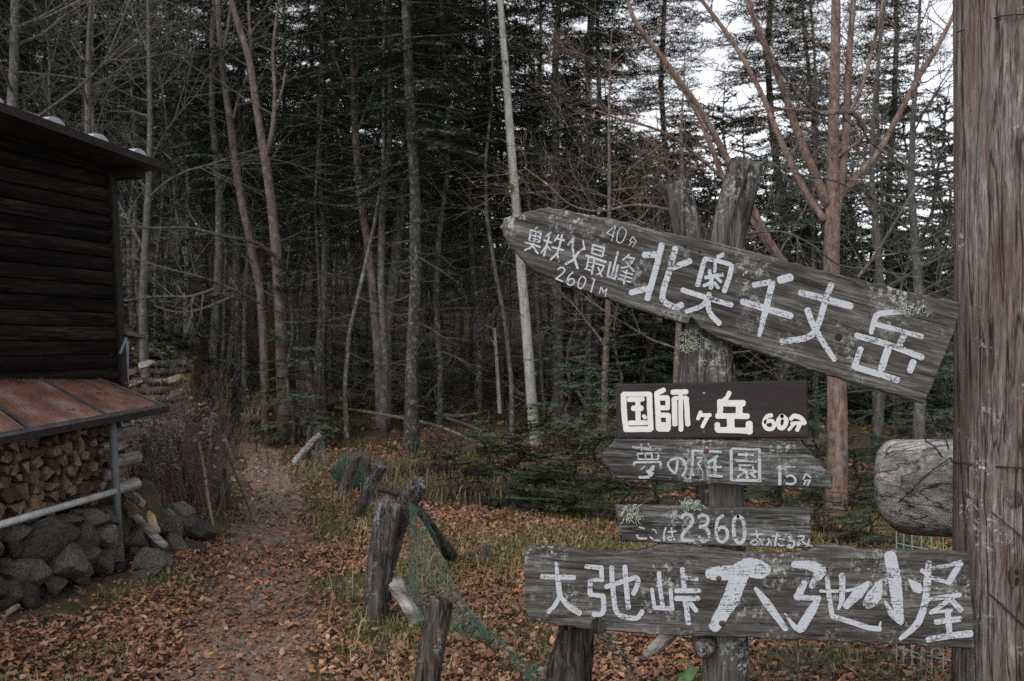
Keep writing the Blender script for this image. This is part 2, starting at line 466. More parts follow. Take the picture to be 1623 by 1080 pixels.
def make_board(parent_empty, name, outline, d, thick, mat, rough_edge, seed):
    """outline in photo pixels; returns a function mapping pixels to local 2-D"""
    r = random.Random(seed)
    c, ang = parent_empty
    pts = [to_local(x, y, d, c, ang) for x, y in outline]
    fine = []
    n = len(pts)
    for i in range(n):
        a = pts[i]; b = pts[(i + 1) % n]
        L = math.hypot(b[0] - a[0], b[1] - a[1]); k = max(1, int(L / .012))
        nx, ny = (b[1] - a[1]) / max(L, 1e-6), -(b[0] - a[0]) / max(L, 1e-6)
        for j in range(k):
            t = j / k
            o = rough_edge * ((r.random() - .5) + 1.6 * mnoise.noise(Vector((i * 3.1 + t * L * 30, seed * 1.7, 0)))) if j else 0
            fine.append((a[0] + (b[0] - a[0]) * t + nx * o, a[1] + (b[1] - a[1]) * t + ny * o))
    area = sum(fine[i][0] * fine[(i + 1) % len(fine)][1] - fine[(i + 1) % len(fine)][0] * fine[i][1] for i in range(len(fine)))
    if area < 0: fine.reverse()
    n = len(fine)
    ins = []
    for i in range(n):
        a = fine[i - 2]; b = fine[(i + 2) % n]
        L = math.hypot(b[0] - a[0], b[1] - a[1]) or 1
        ins.append((fine[i][0] - (b[1] - a[1]) / L * .005, fine[i][1] + (b[0] - a[0]) / L * .005))
    mb = MB()
    rings = [(ins, 0.0), (fine, .006), (fine, thick - .004), (ins, thick)]
    for ring, y in rings:
        for p in ring: mb.v.append(Vector((p[0], y, p[1])))
    mb.f.append(list(range(n)))
    for k in range(3):
        for i in range(n):
            j = (i + 1) % n
            mb.f.append([k * n + i, (k + 1) * n + i, (k + 1) * n + j, k * n + j])
    mb.f.append([3 * n + i for i in range(n)][::-1])
    return mb

VIEWS = {'A1': (820, 340, 7.2), 'A': (780, 230, 3.6), 'A2': (1080, 370, 7.2), 'B': (1150, 330, 3.375), 'C1': (970, 600, 10.144),
         'C2': (1110, 600, 9.017), 'C': (940, 590, 3.725), 'D1': (990, 690, 7.0565), 'D2': (1200, 690, 12.0), 'E1': (990, 800, 10.82),
         'E2': (1150, 800, 10.82), 'F': (820, 850, 4.0575), 'G': (1180, 850, 4.0575)}

def stroke_mesh(mb, pts, ws, depth, r):
    """ribbon with round ends in the local xz plane at y = -depth"""
    Q, R = dense([(p[0], 0, p[1]) for p in pts], ws, 7)
    n = len(Q); base = len(mb.v)
    L = []; Rr = []
    ph = r.random() * 50
    for i in range(n):
        t = Q[min(i + 1, n - 1)] - Q[max(i - 1, 0)]
        t = Vector((t.x, 0, t.z)); t = t.normalized() if t.length > 1e-9 else Vector((1, 0, 0))
        nrm = Vector((-t.z, 0, t.x))
        w = R[i] * .5
        j1 = 1 + .13 * mnoise.noise(Vector((ph + i * .55, 0, 0))); j2 = 1 + .13 * mnoise.noise(Vector((ph + i * .55, 9, 0)))
        L.append(Q[i] + nrm * w * j1); Rr.append(Q[i] - nrm * w * j2)
    def cap(i, sgn):
        t = Q[min(i + 1, n - 1)] - Q[max(i - 1, 0)]; t = t.normalized() * sgn
        nrm = Vector((-t.z, 0, t.x)); w = R[i] * .5
        return [Q[i] + nrm * (w * math.cos(a)) + t * (w * .75 * math.sin(a)) for a in (.5, 1.05, 1.57, 2.1, 2.65)]
    poly = L + cap(n - 1, 1) + Rr[::-1] + cap(0, -1)
    for p in poly: mb.v.append(Vector((p.x, -depth, p.z)))
    c1 = n; m = len(poly)
    idx = lambda k: base + k
    for i in range(n - 1):
        a, b = i, i + 1
        ra, rb = n + 5 + (n - 1 - i), n + 5 + (n - 2 - i)
        mb.f.append([idx(a), idx(ra), idx(rb), idx(b)])
    mb.f.append([idx(n - 1), idx(n + 5)] + [idx(n + k) for k in (4, 3, 2, 1, 0)])
    mb.f.append([idx(2 * n + 4), idx(0)] + [idx(2 * n + 5 + k) for k in (4, 3, 2, 1, 0)])

def add_sign(name, label, cat, outline, axis, d, thick, mat, chars, pmat, seed, rough=.003, group=None, moss_edge=None):
    c, ang = board_frame(axis[0], axis[1], d)
    mb = make_board((c, ang), name, outline, d, thick, mat, rough, seed)
    root = bpy.data.objects.new(name, None); COL.objects.link(root)
    root.empty_display_size = .1
    root.location = c; root.rotation_euler = (0, -ang, 0)
    tag(root, label, cat, group)
    ORG[root.name] = (0, 0, 0)
    me = obj('board', mb, mat, None); me.parent = root
    r = random.Random(seed + 5)
    for ch in chars:
        m2 = MB(); k = 0
        fine_ch = pmat is M['paint_blue'] and all((w if not isinstance(w, (list, tuple)) else max(w)) < 18 and v_ == 'A1' for v_, _, w in ch)
        for st in ch:
            vw, pts, w = st
            x0, y0, s = VIEWS[vw]
            loc = [to_local(x0 + x / s, y0 + y / s, d, c, ang) for x, y in pts]
            ws = w if isinstance(w, (list, tuple)) else [w] * len(pts)
            ws = [q / s / FPX * d for q in ws]
            if len(loc) != len(ws):
                ws = [lerp(ws[0], ws[-1], i / (len(loc) - 1)) for i in range(len(loc))]
            stroke_mesh(m2, loc, ws, .0008 + .00022 * k, r); k += 1
        o = obj('painted_character', m2, M['paint_small'] if fine_ch else pmat, None); o.parent = root
    return root, c, ang

def disc_on(root, c, ang, d, px, py, rad, mat, name, h=.004):
    x, z = to_local(px, py, d, c, ang)
    mb = MB(); tube(mb, [(x, .002, z), (x, -h * .6, z), (x, -h, z)], [rad, rad, rad * .6], 9)
    o = obj(name, mb, mat, None, smooth=False); o.parent = root

A1 = lambda pts, w=23: ('A1', pts, w)
A_ = lambda pts, w=35: ('A', pts, w)
A2 = lambda pts, w=58: ('A2', pts, w)
B_ = lambda pts, w=35: ('B', pts, w)
top_chars = [
 [A1([(225, 150), (190, 178)], 20), A1([(155, 180), (135, 295)]), A1([(155, 182), (272, 205)]), A1([(270, 205), (248, 318)]), A1([(170, 240), (252, 256)], 15), A1([(215, 195), (198, 300)], 15), A1([(175, 275), (245, 292)], 13),
  A1([(138, 298), (248, 320)], 16), A1([(85, 320), (175, 345), (258, 375)]), A1([(180, 335), (150, 382), (85, 408)]), A1([(182, 368), (205, 410), (235, 448)])],
 [A1([(385, 205), (325, 250)], 20), A1([(305, 295), (390, 325)]), A1([(362, 250), (330, 370), (303, 475)]), A1([(330, 362), (272, 440)], 20), A1([(345, 368), (378, 408)], 18),
  A1([(470, 235), (425, 302)], 20), A1([(445, 275), (535, 297)]), A1([(510, 235), (478, 370), (445, 450), (378, 518)]), A1([(398, 375), (522, 410)]), A1([(455, 440), (465, 500), (480, 548)])],
 [A1([(640, 270), (580, 350)]), A1([(640, 275), (630, 360), (645, 480), (688, 615)], 27), A1([(748, 298), (765, 400)], [14, 30]), A1([(762, 395), (700, 430), (640, 515), (550, 568)], 27)],
 [A1([(862, 350), (850, 440)]), A1([(850, 442), (970, 480)], 20), A1([(990, 385), (970, 478)]), A1([(865, 350), (990, 384)]), A1([(872, 395), (972, 425)], 16), A1([(785, 470), (1010, 545)], 27),
  A1([(815, 490), (790, 610)], 20), A1([(878, 510), (848, 690)]), A1([(815, 545), (868, 560)], 14), A1([(805, 588), (860, 602)], 14), A1([(772, 622), (850, 645)], 20), A1([(890, 562), (990, 590)], 20), A1([(988, 590), (950, 665), (895, 692)], 20), A1([(920, 605), (962, 712)], 20)],
 [A1([(1145, 430), (1080, 700)]), A1([(1062, 545), (1027, 708)]), A1([(1025, 708), (1115, 735)], 20), A1([(1148, 580), (1110, 742)]),
  A1([(1275, 460), (1205, 522)], 20), A1([(1258, 488), (1335, 508)], 20), A1([(1332, 510), (1270, 590), (1185, 612)], 20), A1([(1240, 545), (1330, 652)], 20), A1([(1190, 652), (1312, 688)], 18), A1([(1172, 692), (1302, 730)], 18), A1([(1150, 735), (1292, 775)], 18), A1([(1248, 640), (1210, 800)], 22)],
 [A1([(465, 628), (500, 605), (540, 628), (520, 670), (440, 735)], 17), A1([(440, 735), (515, 765)], 17)],
 [A1([(635, 660), (585, 710), (568, 780), (605, 810), (648, 780), (640, 742), (600, 738), (572, 775)], 16)],
 [A1([(735, 705), (700, 760), (693, 825), (728, 845), (765, 800), (778, 738), (735, 705)], 15)],
 [A1([(850, 733), (882, 742)], 12), A1([(880, 742), (840, 885)], 19)],
 [A1([(935, 900), (957, 830)], 13), A1([(957, 830), (980, 888)], 13), A1([(980, 888), (1022, 850)], 13), A1([(1022, 850), (1003, 935)], 13)],
 [A1([(1110, 132), (1020, 215)], 11), A1([(1018, 215), (1100, 250)], 11), A1([(1122, 130), (1075, 300)], 11)],
 [A1([(1190, 140), (1150, 200), (1135, 300), (1180, 325), (1222, 270), (1240, 190), (1190, 140)], 11)],
 [A1([(1315, 255), (1282, 305)], 10), A1([(1322, 258), (1358, 312)], 10), A1([(1290, 312), (1352, 325)], 9), A1([(1350, 325), (1315, 372)], 9), A1([(1310, 318), (1270, 355)], 9)],
 [A_([(868, 628), (945, 627)], 38), A_([(967, 570), (930, 720), (885, 878)]), A_([(792, 843), (850, 828), (905, 818)], 34), A_([(1045, 590), (1012, 715), (972, 850), (985, 895), (1040, 925), (1082, 912)]), A_([(1128, 663), (1025, 702)])],
 [A2([(268, 295), (225, 440), (185, 592)]), A2([(270, 290), (420, 318), (560, 358)], 50), A2([(475, 243), (412, 275)], 48), A2([(575, 372), (540, 520), (488, 662)]), A2([(385, 345), (378, 440)], 38), A2([(318, 425), (330, 480)], 44), A2([(275, 508), (370, 488), (468, 472)], 46), A2([(395, 500), (450, 555)], 36), A2([(345, 495), (335, 625)], 50),
  A2([(255, 600), (345, 560)], 40), A2([(375, 565), (420, 625)], 38), A2([(8, 648), (300, 740), (570, 818)], 60), A2([(312, 690), (312, 770)], 56), A2([(285, 765), (220, 835), (55, 895)], 54), A2([(298, 770), (325, 910), (432, 1032)], 62)],
 [B_([(150, 412), (240, 396)], 30), B_([(290, 385), (348, 370)], 42), B_([(250, 400), (215, 540), (180, 682)], [34, 36, 20]), B_([(90, 500), (220, 540), (350, 577)], 36)],
 [B_([(402, 452), (670, 525)], 36), B_([(565, 410), (535, 490), (490, 635), (435, 692), (300, 715)], 33), B_([(437, 545), (480, 650), (582, 812)], [34, 34, 26])],
 [B_([(1010, 560), (900, 558), (815, 570), (790, 620), (778, 668)], [14, 28, 32, 30, 24]), B_([(805, 622), (1050, 688)], 27), B_([(955, 678), (925, 745)], 34), B_([(700, 682), (890, 738), (1050, 800)], 33), B_([(722, 752), (688, 850)], 32), B_([(685, 848), (920, 920)], 34), B_([(868, 752), (832, 860)], 40), B_([(1003, 822), (985, 870)], 36)],
]
top_outline = [(792, 361), (799, 346), (830, 337), (870, 328), (935, 341), (1000, 352), (1025, 362), (1050, 368), (1120, 380), (1200, 400), (1300, 428), (1400, 452), (1524, 480), (1516, 522), (1496, 570), (1466, 641), (1400, 621),
               (1357, 608), (1277, 585), (1218, 563), (1168, 548), (1137, 538), (1112, 522), (1096, 503), (1090, 515), (1040, 500), (991, 485), (913, 458), (844, 430), (816, 399)]
SIGN_D = 3.28
def loc_px(c, ang, x, y): pass
s_top, c_top, a_top = add_sign('sign_board', 'long tilted grey arrow board pointing left, topmost on the signpost', 'sign', top_outline, ((800, 370), (1490, 560)), SIGN_D, .034, M['board'], top_chars, M['paint_blue'], 3, .0035, 'hand-painted boards on the signpost')
for q in ((1086, 391), (1109, 399), (1102, 422), (1329, 535), (1092, 477)):
    disc_on(s_top, c_top, a_top, SIGN_D, q[0], q[1], .006 if q[0] != 1329 else .013, M['trim'], 'nail_hole', .0012)
# lichen tuft hanging from a notch and a worn one beside the last character
C1 = lambda pts, w=90: ('C1', pts, w)
C2 = lambda pts, w=90: ('C2', pts, w)
brown_chars = [
 [C1([(185, 262), (195, 560), (228, 822)], 92), C1([(182, 255), (600, 252)], 80), C1([(598, 250), (610, 560), (622, 812)], 92), C1([(215, 818), (620, 815)], 92), C1([(265, 342), (495, 333)], 78), C1([(415, 345), (420, 690)], 84), C1([(335, 480), (475, 480)], 88), C1([(285, 717), (545, 712)], 80), C1([(508, 600), (530, 635)], 60)],
 [C1([(835, 185), (715, 240)], 80), C1([(722, 245), (735, 500), (748, 812)], 88), C1([(745, 312), (890, 315)], 86), C1([(893, 315), (895, 480)], 72), C1([(745, 470), (890, 476)], 78), C1([(745, 592), (900, 592)], 82), C1([(907, 592), (902, 812)], 82), C1([(755, 750), (890, 760)], 100), C1([(755, 812), (900, 815)], 86),
  C1([(970, 222), (1195, 215)], 84), C1([(1000, 325), (1010, 740)], 88), C1([(1000, 315), (1190, 308)], 62), C1([(1192, 322), (1215, 742)], 84), C1([(1100, 280), (1105, 830)], 76)],
 [C1([(1425, 540), (1380, 652)], 60), C1([(1420, 592), (1580, 588)], 60), C1([(1542, 600), (1450, 778)], 64)],
 [C2([(415, 202), (370, 285), (280, 345)], 64), C2([(280, 325), (283, 520)], 84), C2([(300, 357), (615, 355)], 92), C2([(555, 380), (555, 505)], 98), C2([(242, 535), (675, 540)], 82), C2([(430, 540), (435, 740)], 108), C2([(240, 655), (245, 735)], 80), C2([(245, 735), (690, 748)], 84), C2([(695, 642), (697, 765)], 100)],
 [C2([(1018, 528), (950, 545), (908, 640), (950, 718), (1030, 715), (1055, 655), (1010, 605), (925, 625)], 58)],
 [C2([(1165, 535), (1115, 600), (1125, 690), (1170, 710), (1215, 660), (1225, 590), (1165, 535)], 64)],
 [C2([(1330, 535), (1290, 580)], 58), C2([(1340, 537), (1430, 562), (1488, 640)], 70), C2([(1305, 645), (1415, 640)], 55), C2([(1430, 642), (1380, 740)], 60), C2([(1330, 660), (1262, 735)], 46)],
]
D3 = 3.30
s_br, c_br, a_br = add_sign('sign_board', 'small dark brown board with thick cream lettering', 'sign', [(976, 610), (1280, 603), (1283, 695), (979, 696)], ((978, 653), (1282, 649)), D3, .022, M['brown_board'], brown_chars, M['paint_cream'], 11, .0006, 'hand-painted boards on the signpost')
disc_on(s_br, c_br, a_br, D3, 1116, 624, .0055, M['steel'], 'screw', .003)
disc_on(s_br, c_br, a_br, D3, 1116, 684.5, .006, M['rust'], 'screw', .002)

D1 = lambda pts, w=26: ('D1', pts, w)
D2 = lambda pts, w=30: ('D2', pts, w)
mid_chars = [
 [D1([(95, 135), (320, 163)], 28), D1([(348, 155), (405, 160)], 30), D1([(185, 100), (190, 178)], 14), D1([(262, 90), (292, 150)], 15), D1([(142, 210), (150, 265)], 22), D1([(150, 268), (372, 270)], 20), D1([(380, 208), (375, 268)], 22), D1([(145, 205), (380, 203)], 20), D1([(235, 210), (230, 270)], 15), D1([(302, 210), (306, 270)], 18), D1([(100, 340), (108, 305)], 28), D1([(108, 303), (395, 300)], 24), D1([(395, 302), (410, 365)], 32), D1([(228, 345), (182, 380)], 16), D1([(320, 345), (270, 428)], 36), D1([(245, 405), (320, 382)], 26), D1([(312, 420), (270, 463), (165, 467)], 32)],
 [D1([(592, 290), (568, 418), (505, 375), (485, 312), (540, 268), (620, 260), (672, 300), (685, 380), (645, 455)], 27)],
 [D1([(915, 132), (915, 168)], 20), D1([(757, 172), (1080, 187)], 26), D1([(760, 190), (758, 320), (733, 480)], [30, 24, 22]), D1([(808, 252), (865, 258), (820, 325), (905, 348)], 20), D1([(835, 350), (870, 400), (870, 460)], 15), D1([(1035, 240), (935, 305)], 34), D1([(1010, 262), (1010, 430)], 36), D1([(932, 360), (1080, 355)], 24), D1([(955, 450), (1085, 460)], 28)],
 [D1([(1190, 165), (1195, 500)], 34), D1([(1205, 152), (1510, 160)], 26), D1([(1505, 165), (1510, 510)], 36), D1([(1205, 500), (1520, 510)], 32), D1([(1275, 215), (1435, 220)], 30), D1([(1355, 200), (1355, 290)], 26), D1([(1235, 282), (1470, 290)], 30), D1([(1280, 335), (1440, 335)], 24), D1([(1285, 338), (1290, 385)], 24), D1([(1435, 338), (1435, 382)], 24), D1([(1282, 387), (1450, 390)], 26), D1([(1350, 402), (1265, 465)], 28), D1([(1362, 402), (1370, 480)], 34), D1([(1475, 405), (1405, 428)], 24), D1([(1402, 424), (1460, 470)], 28)],
 [D2([(402, 592), (370, 642)], 26), D2([(430, 592), (430, 930)], 62)],
 [D2([(542, 606), (722, 606)], 28), D2([(545, 650), (545, 720)], 18), D2([(560, 792), (640, 765), (718, 822), (718, 898), (640, 930), (548, 915)], 42)],
 [D2([(922, 735), (875, 840)], 28), D2([(935, 735), (1020, 812)], 30), D2([(900, 862), (1010, 852)], 22), D2([(1002, 862), (950, 958)], 38), D2([(922, 862), (890, 940)], 28)],
]
s_mid, c_mid, a_mid = add_sign('sign_board', 'grey arrow board with a cut-off upper right corner, below the brown board', 'sign', [(950, 724), (978, 696), (1120, 698), (1271, 701), (1319, 754), (1320, 775), (1220, 772), (1101, 767), (978, 759)], ((950, 728), (1320, 742)), D3 - .006, .028, M['board_dark'], mid_chars, M['paint_worn'], 17, .0016, 'hand-painted boards on the signpost')
disc_on(s_mid, c_mid, a_mid, D3 - .006, 1119, 715, .009, M['rust'], 'rusty_nail', .005)
disc_on(s_mid, c_mid, a_mid, D3 - .006, 1114, 738.5, .007, M['rust'], 'rusty_nail', .005)

E1 = lambda pts, w=30: ('E1', pts, w)
E2 = lambda pts, w=30: ('E2', pts, w)
low_chars = [
 [E1([(250, 387), (340, 410)], 28), E1([(210, 520), (245, 575), (372, 580)], 36)],
 [E1([(475, 430), (520, 440), (550, 490)], 26), E1([(440, 560), (500, 600), (600, 612)], 34)],
 [E1([(705, 400), (675, 500), (680, 620)], 34), E1([(745, 467), (880, 460)], 28), E1([(800, 400), (820, 555), (790, 610), (740, 590), (765, 552), (862, 602)], 26)],
 [E1([(985, 230), (1010, 185), (1080, 165), (1150, 210), (1165, 290), (1120, 370), (1020, 470), (985, 555), (1000, 610)], 58), E1([(1000, 612), (1180, 616)], 58)],
 [E1([(1268, 215), (1320, 180), (1400, 200), (1430, 270), (1390, 350), (1290, 380)], 56), E1([(1300, 382), (1390, 400), (1440, 480), (1440, 570), (1380, 630), (1320, 612), (1280, 555)], 58)],
 [('C', [(765, 848), (738, 870), (726, 930), (735, 985), (765, 1003), (792, 975), (787, 930), (757, 915), (735, 935)], 19)],
 [E2([(210, 200), (150, 260), (135, 400), (160, 580), (230, 660), (300, 620), (325, 500), (318, 350), (280, 240), (210, 200)], 64)],
 [E2([(425, 512), (640, 508)], 32), E2([(525, 445), (545, 560), (545, 640), (500, 690), (430, 645), (560, 592), (620, 625), (630, 690)], 32), E2([(640, 585), (665, 610)], 20)],
 [E2([(735, 590), (745, 640), (705, 695)], 34), E2([(765, 640), (790, 690)], 16)],
 [E2([(790, 542), (940, 535)], 28), E2([(890, 490), (855, 620), (850, 700)], 40), E2([(912, 582), (1010, 602)], 24), E2([(900, 670), (930, 702), (1000, 697)], 32), E2([(1030, 500), (1036, 520)], 16)],
 [E2([(1080, 555), (1132, 562), (1072, 622), (1150, 622), (1180, 680), (1130, 735), (1058, 718), (1108, 690)], 34)],
 [E2([(1240, 545), (1340, 545), (1292, 640), (1242, 702), (1232, 660), (1310, 640), (1400, 690), (1490, 716)], 28), E2([(1432, 590), (1420, 645), (1380, 722)], 28)],
]
s_low, c_low, a_low = add_sign('sign_board', 'small grey rectangular board reading 2360 with pale lichen on its top edge', 'sign', [(976, 801), (1130, 804), (1286, 808), (1288, 870), (1190, 868), (1101, 865), (984, 858)], ((980, 830), (1287, 839)), D3 - .002, .026, M['board_dark'], low_chars, M['paint_worn'], 23, .0014, 'hand-painted boards on the signpost')

Fz = lambda pts, w=32: ('F', pts, w)
Gz = lambda pts, w=36: ('G', pts, w)
bot_chars = [
 [Fz([(155, 260), (365, 266)], 32), Fz([(250, 172), (265, 320), (275, 390)], [20, 36, 34]), Fz([(270, 390), (240, 445), (200, 487)], 28), Fz([(277, 388), (330, 450), (402, 495)], [28, 36, 36])],
 [Fz([(442, 196), (540, 203)], 30), Fz([(540, 200), (543, 285)], 30), Fz([(542, 278), (470, 283)], 26), Fz([(470, 280), (466, 372)], 32), Fz([(466, 375), (548, 383)], 28), Fz([(550, 382), (556, 460), (540, 498), (490, 502)], 33), Fz([(605, 200), (618, 380), (640, 490), (700, 520), (770, 525), (803, 482)], 32), Fz([(570, 325), (680, 290), (765, 268), (772, 310), (745, 370)], 32), Fz([(690, 195), (700, 320), (713, 460)], 33)],
 [Fz([(910, 235), (920, 350), (937, 465)], 28), Fz([(865, 340), (880, 455)], 24), Fz([(878, 460), (1000, 466)], 28), Fz([(985, 345), (995, 465)], 26), Fz([(1060, 210), (1075, 350)], 31), Fz([(1085, 266), (1155, 276)], 27), Fz([(1020, 350), (1170, 350)], 32), Fz([(1020, 400), (1165, 400)], 34), Fz([(1078, 405), (1100, 560)], 35), Fz([(1112, 432), (1150, 480)], 30)],
 [Fz([(1235, 240), (1300, 240), (1400, 228), (1480, 200), (1560, 215), (1600, 215)], [72, 95, 90, 120, 125, 80]), Fz([(1432, 245), (1400, 330), (1370, 410), (1265, 585)], [120, 110, 110, 75]), Gz([(70, 335), (150, 440), (265, 598)], [24, 54, 34])],
 [Gz([(315, 182), (420, 188), (495, 225)], [40, 60, 74]), Gz([(490, 225), (430, 325)], [78, 34]), Gz([(385, 300), (340, 392)], [40, 54]), Gz([(330, 392), (480, 400)], 34), Gz([(480, 390), (430, 480), (360, 592)], [26, 62, 62]), Gz([(360, 600), (320, 580), (258, 495)], [44, 34, 8]),
  Gz([(530, 270), (545, 400), (562, 510)], 31), Gz([(562, 515), (680, 550), (800, 588), (870, 595)], 34), Gz([(862, 598), (874, 550)], [24, 10]), Gz([(485, 352), (650, 350), (760, 322)], 20), Gz([(626, 250), (625, 400), (600, 470)], [42, 36, 12]), Gz([(790, 302), (730, 365), (650, 450)], [30, 72, 44])],
 [Gz([(935, 125), (965, 280), (982, 420), (1008, 560)], [80, 84, 76, 28]), Gz([(880, 280), (835, 380), (790, 440)], [12, 98, 70]), Gz([(903, 420), (950, 500), (1000, 548)], [16, 44, 40]), Gz([(1055, 280), (1105, 328), (1125, 350)], [10, 70, 44])],
 [Gz([(1185, 170), (1180, 250)], 40), Gz([(1140, 220), (1180, 245)], 30), Gz([(1200, 206), (1300, 190), (1390, 165)], 25), Gz([(1388, 172), (1310, 300)], 40), Gz([(1200, 266), (1320, 302)], 25), Gz([(1177, 260), (1160, 420), (1110, 560), (1000, 660)], [50, 46, 48, 26]), Gz([(1178, 406), (1385, 377)], 30), Gz([(1312, 410), (1200, 490)], 30), Gz([(1330, 412), (1390, 475)], 36), Gz([(1190, 492), (1330, 476)], 20), Gz([(1305, 480), (1315, 620)], 40), Gz([(1228, 551), (1385, 531)], 36), Gz([(1175, 665), (1300, 642), (1452, 625)], [36, 40, 46])],
]
bot_outline = [(830, 881), (842, 868), (860, 867), (919, 873), (951, 876), (1012, 875), (1042, 865), (1080, 865), (1128, 870), (1170, 876), (1230, 879), (1281, 875), (1296, 866), (1328, 865), (1372, 873), (1421, 873), (1534, 877), (1541, 950), (1547, 1031), (1508, 1028), (1397, 1021), (1290, 1016),
               (1180, 1012), (1054, 1008), (978, 1003), (931, 998), (889, 993), (837, 984), (832, 930)]
s_bot, c_bot, a_bot = add_sign('sign_board', 'wide grey board with large white characters, lowest on the signpost', 'sign', bot_outline, ((832, 925), (1540, 955)), SIGN_D, .036, M['board'], bot_chars, M['paint_blue'], 31, .0035, 'hand-painted boards on the signpost')
for q, rd in (((1139, 917), .009), ((1144, 988), .010)):
    disc_on(s_bot, c_bot, a_bot, SIGN_D, q[0], q[1], rd, M['rust'], 'rusty_nail', .006)
# long crack along the upper left of the board, and the knot at the lower edge
def crack(root, c, ang, d, pts, w):
    loc = [to_local(x, y, d, c, ang) for x, y in pts]
    mb = MB(); stroke_mesh(mb, loc, [w * .4] + [w] * (len(loc) - 2) + [w * .3], .0006, rng)
    o = obj('crack', mb, M['wire'], None); o.parent = root
crack(s_bot, c_bot, a_bot, SIGN_D, [(833, 881), (870, 886), (915, 892), (960, 897), (1000, 902)], .0035)
crack(s_bot, c_bot, a_bot, SIGN_D, [(1118, 907), (1160, 910), (1215, 912)], .0016)
crack(s_top, c_top, a_top, SIGN_D, [(1090, 374), (1150, 392), (1230, 413)], .0018)
mbk = MB()
x, z = to_local(947, 992, SIGN_D, c_bot, a_bot)
tube(mbk, [(x, .004, z), (x, -.004, z), (x, -.006, z)], [.030, .024, .012], 12, jit=.1)
o = obj('knot', mbk, M['post_dark'], None); o.parent = s_bot

# lichen tufts on the boards
def tuft(label, px, py, d, w, h, n, seed):
    r = random.Random(seed); mb = MB()
    for i in range(n):
        a = P(px + r.uniform(-w, w) * .5, py + r.uniform(-h, h) * .5, d + r.uniform(-.012, .004))
        L = r.uniform(.008, .022); b = a + Vector((r.uniform(-1, 1), r.uniform(-1, .2), r.uniform(-1, .9))) * L; m = (a + b) / 2 + Vector((r.uniform(-1, 1), -.5, r.uniform(-1, 1))) * .006
        tube(mb, [a, m, b], [.0016, .0013, .0008], 3, cap=False)
    tag(obj('lichen_tuft', mb, M['lichen'], loc=P(px, py, d)), label, 'lichen', 'lichen on the signpost')
tuft('pale lichen hanging under the notch in the tilted board', 1092, 540, 3.345, 26, 34, 170, 1)
tuft('pale lichen on the upper left corner of the 2360 board', 1000, 815, D3 - .004, 26, 22, 90, 2)
tuft('pale lichen tuft on the top edge of the 2360 board, near the middle', 1095, 801, D3, 28, 12, 110, 3)
tuft('small lichen patch above the last character of the tilted board', 1440, 488, SIGN_D - .002, 48, 16, 60, 4)

# signpost: two stakes behind the boards
def post_mesh(pts, rad, n=14, jit=.10, seed=1, top_rough=.02, seg=6, ridge=.06):
    r = random.Random(seed); mb = MB(); n = 30
    Q, R = dense(pts, rad, max(seg, 8))
    tube(mb, Q, R, n, cap=False, jit=0, rnd=r)
    m = len(Q)
    for i in range(m):
        for k in range(n):
            a = 6.28318 * k / n
            v = mb.v[i * n + k]; c_ = Q[i]; h_ = i / m
            s = 1 + jit * 1.1 * mnoise.noise(Vector((math.cos(a) * 1.1, math.sin(a) * 1.1, seed * 3.3 + h_ * .8)))
            q = mnoise.noise(Vector((math.cos(a) * 4.2, math.sin(a) * 4.2, seed * 1.3 + h_ * 1.5)))
            s -= ridge * 2.6 * max(0.0, .28 - abs(q)) / .28
            s += ridge * .8 * mnoise.noise(Vector((math.cos(a) * 9, math.sin(a) * 9, h_ * 6 + seed)))
            mb.v[i * n + k] = c_ + (v - c_) * s
    last = (m - 1) * n
    dirv = (Q[-1] - Q[-2]).normalized()
    for k in range(n):
        a = 6.28318 * k / n
        mb.v[last + k] = mb.v[last + k] + dirv * (top_rough * 1.6 * mnoise.noise(Vector((math.cos(a) * 1.6, math.sin(a) * 1.6, seed))) + r.uniform(-.35, .35) * top_rough)
    rim = len(mb.v)
    for k in range(n): mb.v.append(Q[-1] + (mb.v[last + k] - Q[-1]) * .72 + dirv * r.uniform(-.2, .5) * top_rough)
    for k in range(n): mb.f.append([last + k, last + (k + 1) % n, rim + (k + 1) % n, rim + k])
    ct = len(mb.v); mb.v.append(Q[-1] - dirv * .004)
    for k in range(n): mb.f.append([rim + k, rim + (k + 1) % n, ct])
    return mb
sp = thing('signpost', 'grey weathered signpost of two stakes behind the boards', 'signpost', (P(1148, 1080, 3.40).x, 3.40, ground(.72, 3.4)))
pd = 3.40
mb = post_mesh([P(1150, 1290, pd), P(1148, 1080, pd), P(1143, 800, pd), P(1126, 570, pd), P(1103, 430, pd), P(1073, 291, pd)], [.088, .082, .076, .080, .055, .047], 16, .06, 2, .010)
obj('main_post', mb, M['post'], sp, smooth=True)
mb = post_mesh([P(1098, 640, pd + .09), P(1122, 500, pd + .07), P(1150, 380, pd + .05), P(1184, 256, pd + .03)], [.07, .068, .064, .058], 14, .08, 5, .008)
o = obj('leaning_stake', mb, M['post'], sp, smooth=True); o['label'] = 'thick leaning stake with a long open crack'
mb = MB()
pts = [P(1187, 262, pd - .030), P(1172, 310, pd - .024), P(1155, 360, pd - .022)]
tube(mb, pts, [.003, .0045, .002], 5)
obj('crack', mb, M['wire'], sp)
mb = MB()
kn = P(1116, 1028, 3.30)
tube(mb, [kn + Vector((0.01, .05, 0)), kn, kn + Vector((-.008, -.03, -.004))], [.045, .036, .018], 10, jit=.12)
obj('knot', mb, M['post'], sp, smooth=True)

